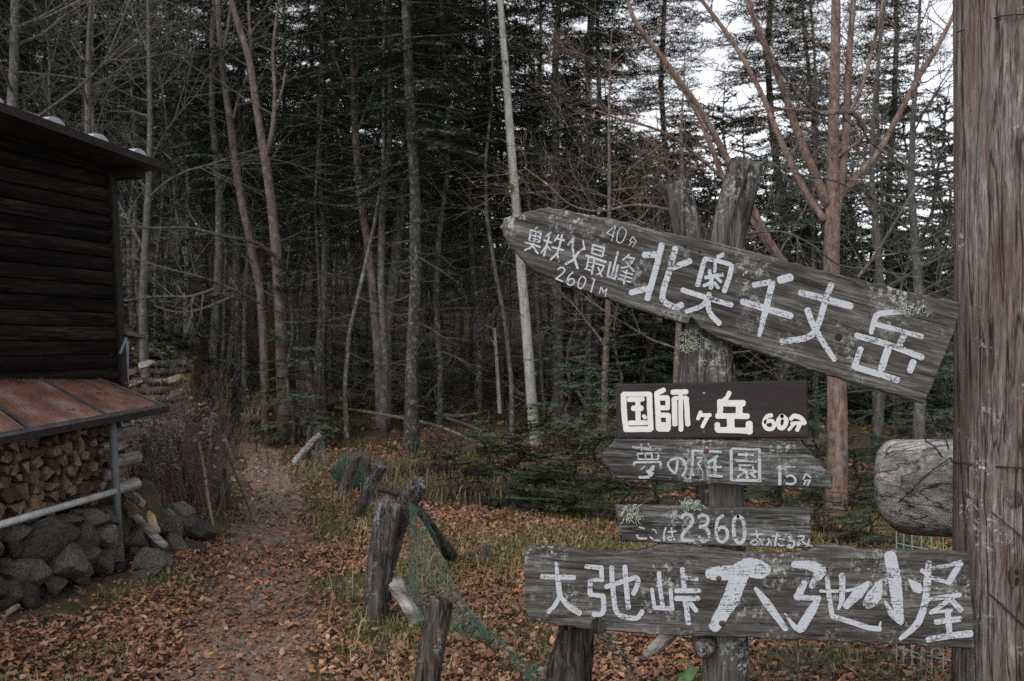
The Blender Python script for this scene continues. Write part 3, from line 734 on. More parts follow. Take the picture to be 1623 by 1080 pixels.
# ------------------------------------------------------------------ big pole on the right and what is tied to it
pole_r = .185
pole_d = SIGN_D + .042 + pole_r
pole_px = 1519 + pole_r / pole_d * FPX - 1
pole = thing('wooden_pole', 'thick red-brown wooden pole standing at the ends of the sign boards', 'pole', (P(pole_px, 540, pole_d).x, pole_d, 0))
px_ = P(pole_px, 540, pole_d).x
def pole_mesh():
    mb = MB(); n = 72; zs = np.arange(-.1, 5.2, .05)
    for z in zs:
        rr = pole_r * (1 + .02 * sstep(.9, .2, z) + .006 * math.sin(z * 3))
        for k in range(n):
            a = 6.28318 * k / n
            dr = .0075 * mnoise.noise(Vector((math.cos(a) * 9, math.sin(a) * 9, z * .35))) + .0045 * mnoise.noise(Vector((math.cos(a) * 30, math.sin(a) * 30, z * .8 + 4)))
            mb.v.append(Vector((px_ + math.cos(a) * (rr + dr), pole_d + math.sin(a) * (rr + dr), z)))
    for j in range(len(zs) - 1):
        for k in range(n):
            k2 = (k + 1) % n
            mb.f.append([j * n + k, j * n + k2, (j + 1) * n + k2, (j + 1) * n + k])
    mb.f.append([(len(zs) - 1) * n + k for k in range(n)])
    return mb
obj('shaft', pole_mesh(), M['pole'], pole, smooth=True)
def on_pole(px, py, off=.002):
    """point on the front of the pole seen at a pixel"""
    x = P(px, py, pole_d - pole_r * .75).x
    dx = max(-.97, min(.97, (x - px_) / pole_r))
    y = pole_d - math.sqrt(1 - dx * dx) * pole_r
    p = P(px, py, y); nrm = Vector((dx, -math.sqrt(1 - dx * dx), 0))
    return p + nrm * off, nrm
for (kx, ky, kr) in ((1553, 656, .013), (1608, 792, .012), (1611, 915, .014)):
    p, nr = on_pole(kx, ky, 0)
    mb = MB()
    tz = Vector((0, 0, 1)); tx = nr.cross(tz)
    ring = []
    for i in range(3):
        rr = kr * (1.9, 1.15, .85)[i]; off = (-.003, .0035 if ky == 656 else .001, .001)[i]
        for k in range(12):
            a = 6.283 * k / 12
            mb.v.append(p + nr * off + tx * (math.cos(a) * rr) + tz * (math.sin(a) * rr * (1.5 if i == 0 else 1.15)))
    mb.v.append(p + nr * (.003 if ky == 656 else -.002))
    for i in range(2):
        for k in range(12): mb.f.append([i * 12 + k, i * 12 + (k + 1) % 12, (i + 1) * 12 + (k + 1) % 12, (i + 1) * 12 + k])
    for k in range(12): mb.f.append([24 + k, 24 + (k + 1) % 12, 36])
    obj('knot', mb, M['pole'] if ky == 656 else M['post_dark'], pole, smooth=True)
for (a, b) in (((1551, 548), .006), ((1553, 985), .005), ((1542, 118), .005), ((1575, 100), .004)):
    p, nr = on_pole(a[0], a[1], 0); mb = MB()
    tube(mb, [p - nr * .004, p + nr * .003, p + nr * .004], [b, b, b * .6], 8)
    obj('nail', mb, M['rust'], pole)
def pole_wire(name, label, pts, r, seg=8):
    Q = []
    for px, py in pts: Q.append(on_pole(px, py, r + .004)[0])
    Q, R = dense(Q, [r] * len(Q), seg); mb = MB(); tube(mb, Q, R, 5)
    tag(obj(name, mb, M['wire'], loc=Q[0], smooth=True), label, 'wire')
pole_wire('black_wire', 'black wire curving down across the pole below the tied log', [(1537, 880), (1546, 905), (1565, 935), (1590, 960), (1612, 982), (1630, 1000)], .0032)
pole_wire('steel_band', 'thin dark wire ring round the top of the pole', [(1518, 52), (1532, 47), (1556, 38), (1585, 27), (1618, 24), (1650, 26)], .0026)

# the short log tied behind the pole
lg_d = 4.00
lgc = P(1385, 768, lg_d)
lgr = 73 / FPX * lg_d
log = thing('hanging_log', 'short grey log lying level, tied with wire behind the pole', 'log', lgc)
mb = MB(); n = 28
prof = [(.0, .0), (.0, .45), (.0, .80), (.008, .92), (.026, .98), (.06, 1.0), (.14, 1.01), (.25, 1.02), (.40, 1.0), (.50, .98), (.51, 0)]
lax = Vector((math.cos(.35), -math.sin(.35), 0)); lay = Vector((math.sin(.35), math.cos(.35), 0))
for (t, rr) in prof:
    for k in range(n):
        a = 6.283 * k / n
        q = 1 + .05 * mnoise.noise(Vector((math.cos(a) * 2, math.sin(a) * 2, t * 2)))
        yy = math.cos(a) * lgr * rr * q; zz = math.sin(a) * lgr * rr * q
        tt = t + (.085 * (-zz / lgr) ** 2 if zz < 0 else .045 * (zz / lgr) ** 3) * (1 - min(1, t / .3))
        mb.v.append(lgc + lax * tt + lay * yy + Vector((0, 0, zz)))
for j in range(len(prof) - 1):
    for k in range(n):
        mb.f.append([j * n + k, j * n + (k + 1) % n, (j + 1) * n + (k + 1) % n, (j + 1) * n + k])
M['log_grey'] = wood('grey_log_wood', (.035, .028, .024), (.30, .285, .272), (.56, .545, .53), 0, .8, .6, (.50, .51, .50), bstr=1.0, bdist=.01, tint=(.075, .052, .042))
obj('trunk', mb, M['log_grey'], log, smooth=True)
def wire(label, pts, r, name='black_wire'):
    Q, R = dense(pts, [r] * len(pts), 7); mb = MB(); tube(mb, Q, R, 5)
    return tag(obj(name, mb, M['wire'], loc=Q[0], smooth=True), label, 'wire')
wd = lg_d - lgr - .045
wire('black wire looped over the tied log and round the pole', [P(1500, 733, wd + .02), P(1480, 708, wd + .04), P(1467, 698, wd + .09), P(1470, 685, wd + .14), P(1486, 680, wd + .12), P(1500, 700, wd + .06), P(1506, 725, wd + .02), P(1512, 732, 3.55), on_pole(1524, 734, .006)[0], on_pole(1560, 738, .006)[0], on_pole(1600, 741, .006)[0], on_pole(1640, 742, .006)[0]], .003)
wire('thin black wire running from the tied log down to the undergrowth', [P(1508, 725, wd), P(1470, 752, wd), P(1420, 800, wd + .05), P(1370, 835, wd + .6), P(1330, 862, wd + 1.4)], .0022)
wire('slack black wire sagging down the pole from the tied log', [on_pole(1528, 780, .012)[0], on_pole(1560, 800, .01)[0], on_pole(1590, 826, .008)[0], on_pole(1630, 860, .008)[0]], .0024)

# green wire fence panel seen below the log
wf = thing('wire_fence_panel', 'pale green welded wire panel behind the lowest board, below the tied log', 'fence', (P(1420, 840, 4.7).x, 4.7, .1))
x0 = P(1421, 840, 4.7).x
zt = P(1421, 836, 4.7).z
for i in range(14):
    xx = x0 + .020 * i + .0022 * i * i; mb = MB(); tube(mb, [(xx, 4.7 - .06 * i / 2, .02), (xx, 4.7 - .06 * i / 2, zt + .004 * i)], .0030, 5)
    obj('upright_wire', mb, M['fence_wire'], wf)
for j in range(9):
    mb = MB(); zz = zt - .004 - j * .07
    tube(mb, [(x0 + .020 * i + .0022 * i * i, 4.7 - .06 * i / 2 - .003, zz + (.004 - .006 * (j > 0)) * i) for i in range(14)], .0028, 5)
    obj('cross_wire', mb, M['fence_wire'], wf)

# ------------------------------------------------------------------ cabin on the left
WD = Vector((.276, .961, 0)); WN = Vector((.961, -.276, 0)); WC = Vector((-2.967, 7.4, EYE))
def W(t, n, z): return WC + WD * t + WN * n + Vector((0, 0, z))
def tpx(px, n):
    k = (px - 811.5) / FPX
    b = W(0, n, 0)
    return -(b.x - k * b.y) / (WD.x - k * WD.y)
cabin = thing('cabin', 'dark brown timber cabin with a low metal roof on the left edge', 'cabin', W(0, 0, -EYE))
tend = lambda z: .03 - .085 * z
board_h = .102
z = -1.02
while z < 1.28:
    mb = MB(); rr = random.Random(int(z * 1000))
    T0 = -6.0
    off = rr.uniform(-.004, .004)
    prof = [(.0, 0), (.016, .006), (.024, .03), (.026, .06), (.020, .09), (.008, board_h - .004), (-.01, board_h - .004), (-.01, 0)]
    ns = 10
    for i in range(ns):
        t = lerp(T0, tend(z), i / (ns - 1))
        for (a, b) in prof:
            mb.v.append(W(t, a + off + .003 * mnoise.noise(Vector((t * 2, z * 9, 0))), z + b + .006 * mnoise.noise(Vector((t * 1.5, z * 5, 4)))))
    m = len(prof)
    for i in range(ns - 1):
        for k in range(m):
            mb.f.append([i * m + k, i * m + (k + 1) % m, (i + 1) * m + (k + 1) % m, (i + 1) * m + k])
    mb.f.append(list(range(m))); mb.f.append([(ns - 1) * m + k for k in range(m)][::-1])
    me = MB(); me.v = mb.v; me.f = mb.f
    # local frame with x along the boards so that the grain follows them
    ob = bpy.data.objects.new('wall_board', bpy.data.meshes.new('wall_board'))
    ang = math.atan2(WD.y, WD.x); inv = Matrix.Rotation(-ang, 3, 'Z')
    cpt = W(0, 0, z)
    ob.data.from_pydata([tuple(inv @ (v - cpt)) for v in me.v], [], me.f); ob.data.materials.append(M['wall'])
    COL.objects.link(ob); ob.parent = cabin; ob.location = cpt - Vector(ORG[cabin.name]); ob.rotation_euler = (0, 0, ang)
    z += board_h
# back of the wall and the far return wall so that the cabin is solid
mb = MB(); box(mb, W(-6, -.06, -EYE), WD * 6.0, WN * .045, Vector((0, 0, 2.86))); obj('inner_wall', mb, M['trim'], cabin)
mb = MB(); box(mb, W(-.06, -4.0, -EYE), WN * 3.93, WD * .05, Vector((0, 0, 2.86))); obj('rear_wall', mb, M['trim'], cabin)
mb = MB()
a0, a1 = W(tend(-.6) - .005, -.03, -.62), W(tend(1.26) - .005, -.03, 1.26)
for q in (a0, a1):
    for (u, v) in ((0, 0), (.065, 0), (.065, .075), (0, .075)): mb.v.append(q + WD * u + WN * v)
mb.f = [[0, 1, 2, 3], [4, 7, 6, 5], [0, 4, 5, 1], [1, 5, 6, 2], [2, 6, 7, 3], [3, 7, 4, 0]]
obj('corner_trim', mb, M['trim'], cabin)
# roof
TE = .171; ZE = 1.315; RS = -.053
def roof_z(t): return ZE + RS * (t - TE)
def roofslab(n0, n1, lo, hi, t0=-6, t1=TE):
    mb = MB()
    vs = []
    for t in (t0, t1):
        for n_ in (n0, n1):
            for zz in (lo, hi): vs.append(W(t, n_, roof_z(t) + zz))
    mb.add(vs, [[0, 1, 3, 2], [4, 6, 7, 5], [0, 4, 5, 1], [2, 3, 7, 6], [0, 2, 6, 4], [1, 5, 7, 3]])
    return mb
roof = obj('roof', roofslab(-3.9, .35, -.040, 0.0), M['roof'], cabin)
mb = roofslab(.352, .368, -.050, .006, t1=TE + .006); obj('verge_board', mb, M['trim'], roof)
mb = roofslab(-3.9, .22, -.12, -.043, t0=-.02, t1=.08); obj('eave_beam', mb, M['trim'], roof)
for rpx, wdt in ((-20, .17), (80, .17), (151, .17), (214, .15)):
    t = tpx(rpx, .30); mb = MB(); k = 9
    for n_ in (.345, -3.8):
        for i in range(k):
            a = math.pi * i / (k - 1)
            mb.v.append(W(t - math.cos(a) * wdt / 2, n_, roof_z(t - math.cos(a) * wdt / 2) + math.sin(a) * .048 + .001))
    for i in range(k - 1): mb.f.append([i, i + 1, k + i + 1, k + i])
    mb.f.append(list(range(k)))
    obj('roof_rib', mb, M['roof_top'], roof, smooth=False)
pk = MB(); box(pk, W(tpx(-40, .0), 0, roof_z(-1.6) + .075), WD * .55, WN * -.13, Vector((0, 0, .03)))
tag(obj('roof_plank', pk, M['cream_wood'], loc=W(-1.5, 0, 1.4)), 'pale plank lying on the cabin roof', 'plank')
# things at the far corner: grey-blue board and little eave
mb = MB(); box(mb, W(tpx(187, 0), -.02, -.70), WD * .085, WN * .05, Vector((0, 0, .70))); obj('grey_corner_board', mb, M['grey_blue'], cabin)
mb = MB(); box(mb, W(tpx(186, 0), -.12, .045), WD * .26 + Vector((0, 0, -.035)), WN * .20, Vector((0, 0, .03))); obj('small_eave', mb, M['roof'], cabin)
mb = MB(); tube(mb, [W(tpx(190, .05), .05, -.10), W(tpx(200, .05), .05, .02)], .010, 6); obj('eave_brace', mb, M['grey_blue'], cabin)

# awning of corrugated sheets with a front rail and posts
NA = .54
def edge_line(n_, a, b):
    (xa, ya), (xb, yb) = a, b
    ta, tb = tpx(xa, n_), tpx(xb, n_)
    za = -(ya - 540) / FPX * W(ta, n_, 0).y; zb = -(yb - 540) / FPX * W(tb, n_, 0).y
    return lambda t: za + (zb - za) * (t - ta) / (tb - ta)
zo = edge_line(.03 + NA, (0, 696), (270, 644))      # outer edge height (relative to the eye)
zi = edge_line(.03, (0, 602), (178, 603))           # line where the sheets meet the wall
aw_t1 = .80; 
def awn_pt(t, f, lift=0.0):
    tt = t
    return W(tt, .03 + NA * f, lerp(zi(t), zo(t), f) + lift)
# post position
tp = tpx(184, .50)
edges = [-3.2, -2.35, tpx(20, .3), tpx(92, .3) + .02, .02]
AT1 = tpx(270, .57)
sheets = [(-3.2, -2.3), (-2.28, -1.45), (-1.43, -.78), (-.76, -.20), (-.18, AT1)]
for (t0, t1) in sheets:
    mb = MB(); nn = int((t1 - t0) / .008); rows = 6
    for j in range(rows):
        f = j / (rows - 1)
        for i in range(nn):
            t = lerp(t0, t1, i / (nn - 1))
            mb.v.append(awn_pt(t, f, .0085 * math.sin(t * 6.283 / .036) + .004 * mnoise.noise(Vector((t * 2, f * 2, 1)))))
    for j in range(rows - 1):
        for i in range(nn - 1):
            a = j * nn + i; mb.f.append([a, a + 1, a + nn + 1, a + nn])
    o = obj('corrugated_sheet', mb, M['awn'], cabin, smooth=True)
    so_ = o.modifiers.new('thick', 'SOLIDIFY'); so_.thickness = .002
for t in (-2.29, -1.44, -.77, -.19):
    mb = MB()
    vs = []
    for f in (0, 1.0):
        for dt in (-.016, .016):
            vs.append(awn_pt(t + dt, f, .0095)); vs.append(awn_pt(t + dt, f, .0150))
    mb.add(vs, [[0, 2, 3, 1], [4, 5, 7, 6], [0, 1, 5, 4], [2, 6, 7, 3], [0, 4, 6, 2], [1, 3, 7, 5]])
    obj('batten', mb, M['roof'], cabin)
for f, nm in ((.93, 'front_strip'),):
    mb = MB(); vs = []
    for t in (-3.2, AT1):
        for ff in (.945, 1.005):
            vs.append(awn_pt(t, ff, .0100)); vs.append(awn_pt(t, ff, .0125))
    mb.add(vs, [[0, 2, 3, 1], [4, 5, 7, 6], [0, 1, 5, 4], [2, 6, 7, 3], [0, 4, 6, 2], [1, 3, 7, 5]])
    obj(nm, mb, M['roof'], cabin)
mb = MB(); box(mb, awn_pt(-3.2, .93, -.055), awn_pt(AT1 - .02, .93, -.055) - awn_pt(-3.2, .93, -.055), WN * .04, Vector((0, 0, .04))); obj('awning_rail', mb, M['trim'], cabin)
pb = P(193, 908, 6.62); pt_ = P(178, 676, 6.60)
mb = MB(); tube(mb, [Vector((pb.x, pb.y, -.05)), pt_ + Vector((0, 0, .02))], [.024, .024], 12); obj('awning_post', mb, M['grey_paint'], cabin, smooth=True)
q0 = P(-160, 880, 5.05); q1 = P(0, 832, 5.68); q2 = P(182, 779, 6.59)
mb = MB(); tube(mb, [q0, q1, q2], [.024, .023, .021], 12); tag(obj('white_pipe', mb, M['pipe'], loc=q1, smooth=True), 'white plastic pipe fixed along the front of the firewood stack', 'pipe')
# fallen leaves on the awning
def leaf_shape(mb, c, right, fwd, up, s, r, col=None):
    pts = [(-.5, 0), (-.18, .30), (.2, .26), (.52, 0), (.2, -.26), (-.18, -.30)]
    n0 = len(mb.v); cu = r.uniform(.1, .45)
    for (a, b) in pts:
        mb.v.append(c + fwd * a * s + right * b * s + up * (s * cu * (abs(b) * 1.1 + a * a * r.uniform(.2, .9))))
        if col is not None: mb.c.append(col)
    mb.f += [[n0, n0 + 1, n0 + 2, n0 + 3], [n0, n0 + 3, n0 + 4, n0 + 5]]
LEAFC = [(0.2209, 0.1027, 0.0629), (0.1841, 0.0885, 0.0574), (0.2725, 0.1398, 0.0821), (0.1548, 0.0785, 0.0547), (0.2505, 0.1541, 0.1040), (0.3167, 0.1570, 0.0683), (0.2062, 0.0942, 0.0711), (0.1252, 0.0684, 0.0506), (0.2946, 0.1997, 0.1367), (0.1399, 0.0856, 0.0616)]
lw = [('tan fallen leaf on the awning near its far front corner', .05, .80), ('fallen leaf on the awning beside the outermost batten', -.05, .55), ('fallen leaf in the middle of the second awning sheet', -.50, .45), ('large pale fallen leaf on the awning close to the wall', -.52, .22), ('fallen leaf near the front edge of the second awning sheet', -.42, .75),
      ('fallen leaf on the front edge of the awning above the stack', -.35, .97), ('fallen leaf lying in the near awning sheet', -.95, .75), ('curled yellow leaf on the near front edge of the awning', -.98, .98), ('fallen leaf by the wall on the outermost awning sheet', -.02, .2)]
for i, (lab, t, f) in enumerate(lw):
    r = random.Random(i); mb = MB(); a = r.uniform(0, 6)
    leaf_shape(mb, awn_pt(t, f, .012), WD * math.cos(a) + WN * math.sin(a), WN * math.cos(a) - WD * math.sin(a), Vector((0, 0, 1)), .045, r, (.42, .25, .15))
    tag(obj('fallen_leaf', mb, M['attr_leaf'], loc=awn_pt(t, f, .012), col=True), lab, 'leaf', 'fallen leaves on the awning')

# firewood: split logs with their ends towards the camera
def wedge_mesh(seed):
    r = random.Random(seed); mb = MB(); kind = seed % 4
    if kind == 0: pr = [(math.cos(a) * .05, math.sin(a) * .05) for a in np.linspace(0, 3.14, 7)]
    elif kind == 1: pr = [(-.045, -.03), (.05, -.035)] + [(.05 * math.cos(a), .055 * math.sin(a) - .01) for a in np.linspace(.3, 2.6, 5)]
    elif kind == 2: pr = [(-.05, -.04), (.06, -.02), (.02, .05)]
    else: pr = [(-.045, -.035), (.04, -.045), (.05, .03), (-.02, .045)]
    pr = [(a * r.uniform(.85, 1.15), b * r.uniform(.85, 1.15)) for a, b in pr]
    n = len(pr); L = .42
    for x in (0, .012, L):
        s = .92 if x == 0 else 1
        for (a, b) in pr: mb.v.append(Vector((-x + r.uniform(-.004, .004), a * s, b * s)))
    for j in range(2):
        for k in range(n): mb.f.append([j * n + k, j * n + (k + 1) % n, (j + 1) * n + (k + 1) % n, (j + 1) * n + k])
    mb.f.append(list(range(n))[::-1]); mb.f.append([2 * n + k for k in range(n)])
    me = bpy.data.meshes.new('firewood_log'); me.from_pydata([tuple(v) for v in mb.v], [], mb.f)
    me.materials.append(M['log_end']); me.materials.append(M['log_dark'])
    for p in me.polygons:
        if kind < 2 and abs(p.normal.x) < .3 and p.normal.z > .2: p.material_index = 1
    return me
wm = [wedge_mesh(i) for i in range(12)]
ra = math.atan2(WN.y, WN.x); fr = random.Random(5)
def fbase(t): return -1.085 + .02 * (t + 1.0)
row = 0; zz = 0.0; cnt = 0; TFW = tpx(172, .45)
ROWN = ['bottom', 'second', 'third', 'fourth', 'fifth', 'sixth', 'seventh', 'top']
while zz < .62:
    t = -2.1 + fr.uniform(0, .05)
    while t < TFW - .02 * (row % 2):
        zc = fbase(t) + .05 + zz + fr.uniform(-.012, .012)
        lim = lerp(zi(t), zo(t), .8) - .05
        if zc < lim:
            ob = bpy.data.objects.new('firewood_log', fr.choice(wm)); COL.objects.link(ob)
            ob.location = W(t, .455 + fr.uniform(-.035, .03), zc)
            ob.rotation_euler = (fr.uniform(0, 6.28), fr.uniform(-.04, .04), ra + fr.uniform(-.06, .06)); sc = fr.uniform(.55, 1.22); ob.scale = (1, sc, sc)
            tag(ob, 'split firewood log, cut end showing, in the ' + ROWN[min(row, 7)] + ' row of the stack under the awning', 'log', 'firewood stacked under the awning'); cnt += 1
        t += fr.uniform(.058, .086)
    zz += .071; row += 1
# round white-barked logs laid crosswise at the far end of the stack
for i, (q, lab) in enumerate(((0, 'lowest'), (1, 'second from the bottom'), (2, 'third from the bottom'), (3, 'second from the top'), (4, 'topmost'))):
    mb = MB(); r = random.Random(i)
    zc = -1.02 + q * .094
    ta = tpx(178, .4); tb_ = tpx(212, .4)
    tube(mb, [W(ta, .40 - (q % 2) * .10, zc), W((ta + tb_) / 2, .405 - (q % 2) * .10, zc + .004), W(tb_ + r.uniform(-.02, .03), .41 - (q % 2) * .10, zc + .008)], [.042, .045, .043], 10, jit=.06)
    tag(obj('birch_log', mb, M['log_white'], loc=W(.1, .4, zc), smooth=False), 'white-barked round log at the far end of the firewood stack, ' + lab, 'log', 'white logs ending the firewood stack')

# ------------------------------------------------------------------ stones
def rock_mesh(seed, sub=2, flat=1.0, amp=.33):
    import bmesh
    rp = random.Random(seed * 7)
    planes = [(Vector((rp.gauss(0, 1), rp.gauss(0, 1), rp.gauss(0, 1))).normalized(), rp.uniform(.46, .74)) for _ in range(13)]
    bm = bmesh.new(); bmesh.ops.create_icosphere(bm, subdivisions=sub, radius=1)
    for v in bm.verts:
        p = v.co.copy()
        k = 1 + amp * mnoise.noise(p * .9 + Vector((seed * 3.7, 0, 0))) + amp * .6 * mnoise.noise(p * 2.1 + Vector((0, seed * 2.1, 0))) + .09 * mnoise.noise(p * 5 + Vector((seed, 0, 3)))
        q = p * k
        for a in range(3): q[a] = math.copysign(min(abs(q[a]), .74 + .14 * ((seed * (a + 3)) % 5) / 5 + .05 * mnoise.noise(p * 3)), q[a])
        for (pn, po) in planes:
            dd = q.dot(pn) - po
            if dd > 0: q = q - pn * dd * .93
        v.co = q * 1.30
    me = bpy.data.meshes.new('rock'); bm.to_mesh(me); bm.free()
    me.polygons.foreach_set('use_smooth', [True] * len(me.polygons))
    return me
rocks = [rock_mesh(i + 1, 4) for i in range(7)]
for m_ in rocks: m_.materials.append(M['stone'])
pebs = [rock_mesh(i + 20, 1) for i in range(5)]
for m_ in pebs: m_.materials.append(M['pebble'])
def put_rock(name, px, py, d, wpx, hpx, rot, i, parent=None):
    ob = bpy.data.objects.new(name, rocks[i % 7]); COL.objects.link(ob)
    p = P(px, py, d)
    ob.location = p - (Vector(ORG[parent.name]) if parent else Vector((0, 0, 0)))
    ob.parent = parent
    w_ = wpx / 2 / FPX * d * 1.12; h_ = hpx / 2 / FPX * d * 1.12
    ob.scale = (w_, (w_ + h_) * .5, h_); ob.rotation_euler = (0, math.radians(rot), 0)
    return ob
sf = thing('stone_foundation', 'rough fieldstone foundation under the firewood stack', 'stone wall', Vector((-2.7, 5.9, 0)))
stones = [(60, 860, 5.95, 130, 60, -20), (15, 845, 5.8, 60, 40, 0), (20, 905, 5.75, 55, 48, 10), (55, 912, 5.75, 46, 44, 0), (18, 945, 5.65, 44, 48, 0), (100, 890, 6.0, 62, 64, 5), (42, 940, 5.7, 40, 40, 0), (130, 855, 6.2, 52, 44, 0),
          (125, 870, 6.2, 60, 40, 20), (160, 850, 6.4, 44, 36, 0), (140, 825, 6.35, 60, 34, 0), (95, 830, 6.15, 70, 26, -8), (165, 822, 6.5, 40, 36, 0), (178, 870, 6.55, 36, 34, 0), (130, 905, 6.15, 34, 30, 0), (85, 925, 5.95, 36, 34, 10), (160, 888, 6.45, 34, 44, 0), (4, 972, 5.6, 60, 34, 0),
          (-40, 870, 5.45, 80, 60, 0), (-40, 930, 5.4, 80, 60, 0), (-95, 900, 5.2, 80, 90, 0), (40, 840, 6.0, 40, 30, 0), (-20, 845, 5.7, 60, 50, 0), (110, 865, 6.3, 70, 60, 0), (60, 890, 6.1, 80, 60, 0), (150, 870, 6.55, 60, 60, 0)]
for i, s in enumerate(stones): put_rock('stone', s[0], s[1], s[2] + .06, s[3], s[4], s[5], i, sf)
srr = random.Random(14)
for i in range(34):
    px = srr.uniform(0, 185); dd = W(tpx(px, .52), .52, 0).y; py = srr.uniform(845 - px * .18, 968 - px * .34); wv = srr.uniform(16, 32)
    put_rock('stone', px, py, dd - srr.uniform(-.05, .04), wv, wv * srr.uniform(.6, 1), srr.uniform(-40, 40), i * 3, sf)
mb = MB(); box(mb, W(-3.2, .02, -EYE - .1), WD * 3.25, WN * .36, Vector((0, 0, .52))); obj('fill', mb, M['soil'], sf)

pile = [(210, 860, 6.85, 40, 34, 'grey rock beside the awning post, in the rock pile'), (240, 890, 6.6, 44, 36, 'grey rock at the foot of the rock pile next to the path'), (275, 868, 7.2, 44, 36, 'squarish dark rock at the path end of the rock pile'), (232, 860, 6.95, 38, 30, 'pale flat rock low in the rock pile'), (255, 892, 6.7, 40, 34, 'rounded dark rock at the bottom of the rock pile'),
        (225, 785, 7.6, 56, 40, 'large reddish brown rock on top of the rock pile'), (240, 792, 7.6, 30, 28, 'angular grey rock high in the rock pile'), (262, 838, 7.4, 46, 40, 'dark rock in the middle of the rock pile'), (285, 815, 7.9, 44, 34, 'dark rock behind the split plank, right of it'), (300, 840, 7.6, 50, 40, 'dark angular rock at the far end of the rock pile'), (320, 842, 7.5, 36, 34, 'small dark rock touching the path verge'),
        (205, 828, 7.1, 36, 36, 'dark rock behind the awning post'), (250, 820, 7.7, 34, 30, 'shadowed rock behind the upright split piece'), (228, 912, 6.5, 56, 20, 'low flat rock half buried in leaves by the awning post'), (305, 868, 7.3, 34, 22, 'small flat grey rock beside the path leaves'), (280, 845, 7.6, 30, 24, 'small dark rock between larger ones in the pile'), (214, 880, 6.8, 30, 26, 'small olive rock beside the awning post foot'), (196, 800, 7.3, 34, 40, 'dark rock under the white logs')]
for i, s in enumerate(pile):
    tag(put_rock('rock', s[0], s[1], s[2], s[3], s[4], (i * 37) % 40 - 20, i + 2), s[5], 'rock', 'rocks piled beside the awning post')
def plank(name, label, a, b, w, th, mat, cat='wood', group=None, tip=.6):
    a = Vector(a); b = Vector(b); t = (b - a).normalized(); s = t.cross(Vector((0, -1, .2))).normalized(); u = s.cross(t)
    mb = MB(); r = random.Random(len(label)); n = 6
    for i in range(n + 1):
        q = a.lerp(b, i / n); k = 1 if i < n else tip
        for (x_, y_) in ((-1, -1), (1, -1), (1, 1), (-1, 1)):
            mb.v.append(q - a + s * (x_ * w / 2 * k * r.uniform(.9, 1.1)) + u * (y_ * th / 2 * r.uniform(.8, 1.15)))
    for i in range(n):
        for k in range(4): mb.f.append([i * 4 + k, i * 4 + (k + 1) % 4, (i + 1) * 4 + (k + 1) % 4, (i + 1) * 4 + k])
    mb.f.append([3, 2, 1, 0]); mb.f.append([n * 4 + k for k in range(4)])
    for i, v in enumerate(mb.v): mb.v[i] = v + a
    return tag(obj(name, mb, mat, loc=a), label, cat, group)
plank('split_log', 'short pale freshly split piece standing in the rock pile', P(248, 846, 6.9), P(237, 812, 7.0), .05, .03, M['fresh_wood'], 'log', tip=.35)
plank('split_log', 'orange split piece at the top of the rock pile beside the post', P(196, 796, 6.9), P(222, 815, 6.95), .05, .05, M['log_end'], 'log')
plank('split_log', 'short white log end lying high on the rock pile', P(202, 780, 7.2), P(226, 800, 7.1), .06, .05, M['log_white'], 'log')
plank('split_log', 'small pale log lying behind the rock pile near the brush', P(262, 812, 7.8), P(276, 822, 7.8), .07, .06, M['log_white'], 'log')
plank('wood_chip', 'pale splinter of wood on the leaves at the lower left edge', P(2, 978, 5.5) , P(30, 960, 5.65), .03, .015, M['fresh_wood'], 'wood chip')
plank('wood_chip', 'orange wood chip on the leaves behind the awning post', P(212, 890, 6.72), P(232, 897, 6.68), .07, .02, M['log_end'], 'wood chip')

# ------------------------------------------------------------------ fence posts along the path
def stake(name, label, pts, d, wpx, mat, seed, group='old wooden posts along the path', cat='post', jit=.12, extra=None, n=10, top=.02):
    Q = [P(x, y, (d[i] if isinstance(d, (list, tuple)) else d)) for i, (x, y) in enumerate(pts)]
    R = [(wpx[i] if isinstance(wpx, (list, tuple)) else wpx) / 2 / FPX * Q[i].y for i in range(len(Q))]
    mb = post_mesh(Q, R, n, jit, seed, top, 5, .09)
    mb.f.append(list(range(30))[::-1])
    return tag(obj(name, mb, mat, loc=Q[0], smooth=True), label, cat, group)
stake('split_log', 'long split birch log leaning down the rock pile beside the post', [(262, 867), (242, 848), (220, 824), (196, 799)], [6.75, 6.83, 6.92, 7.0], [13, 15, 14, 12], M['log_white'], 91, None, 'log')
stake('fence_post', 'stout grey split post at the middle of the row, mossy at its foot', [(594, 990), (600, 930), (606, 860), (616, 797)], [5.5, 5.5, 5.48, 5.45], [46, 44, 42, 40], M['post'], 3, n=12)
stake('fence_post', 'grey post leaning right behind the stout split post', [(612, 900), (628, 845), (645, 800), (662, 764)], [5.75, 5.7, 5.62, 5.55], [30, 30, 32, 34], M['post'], 8)
stake('fence_post', 'dark grey post in front of the white log, cut off by the lower edge', [(668, 1160), (680, 1060), (690, 1000), (699, 952)], [3.95, 3.95, 3.95, 3.95], [46, 42, 40, 38], M['post_dark'], 12, n=12)
stake('fence_post', 'broken dark post standing under the left end of the lowest board', [(896, 1180), (903, 1080), (910, 1020), (914, 985)], [3.45, 3.43, 3.42, 3.42], [80, 76, 60, 56], M['post_dark'], 15, n=13, top=.03)
stake('fence_post', 'grey post with a pale cut top leaning over mossy ground', [(563, 822), (578, 790), (592, 760), (606, 736)], [8.7, 8.65, 8.6, 8.5], [21, 21, 20, 20], M['post'], 21)
stake('fence_post', 'small reddish leaning post against the green netting mound', [(540, 788), (548, 765), (558, 742), (567, 722)], [9.9, 9.9, 9.85, 9.8], [17, 16, 15, 14], M['pole'], 25)
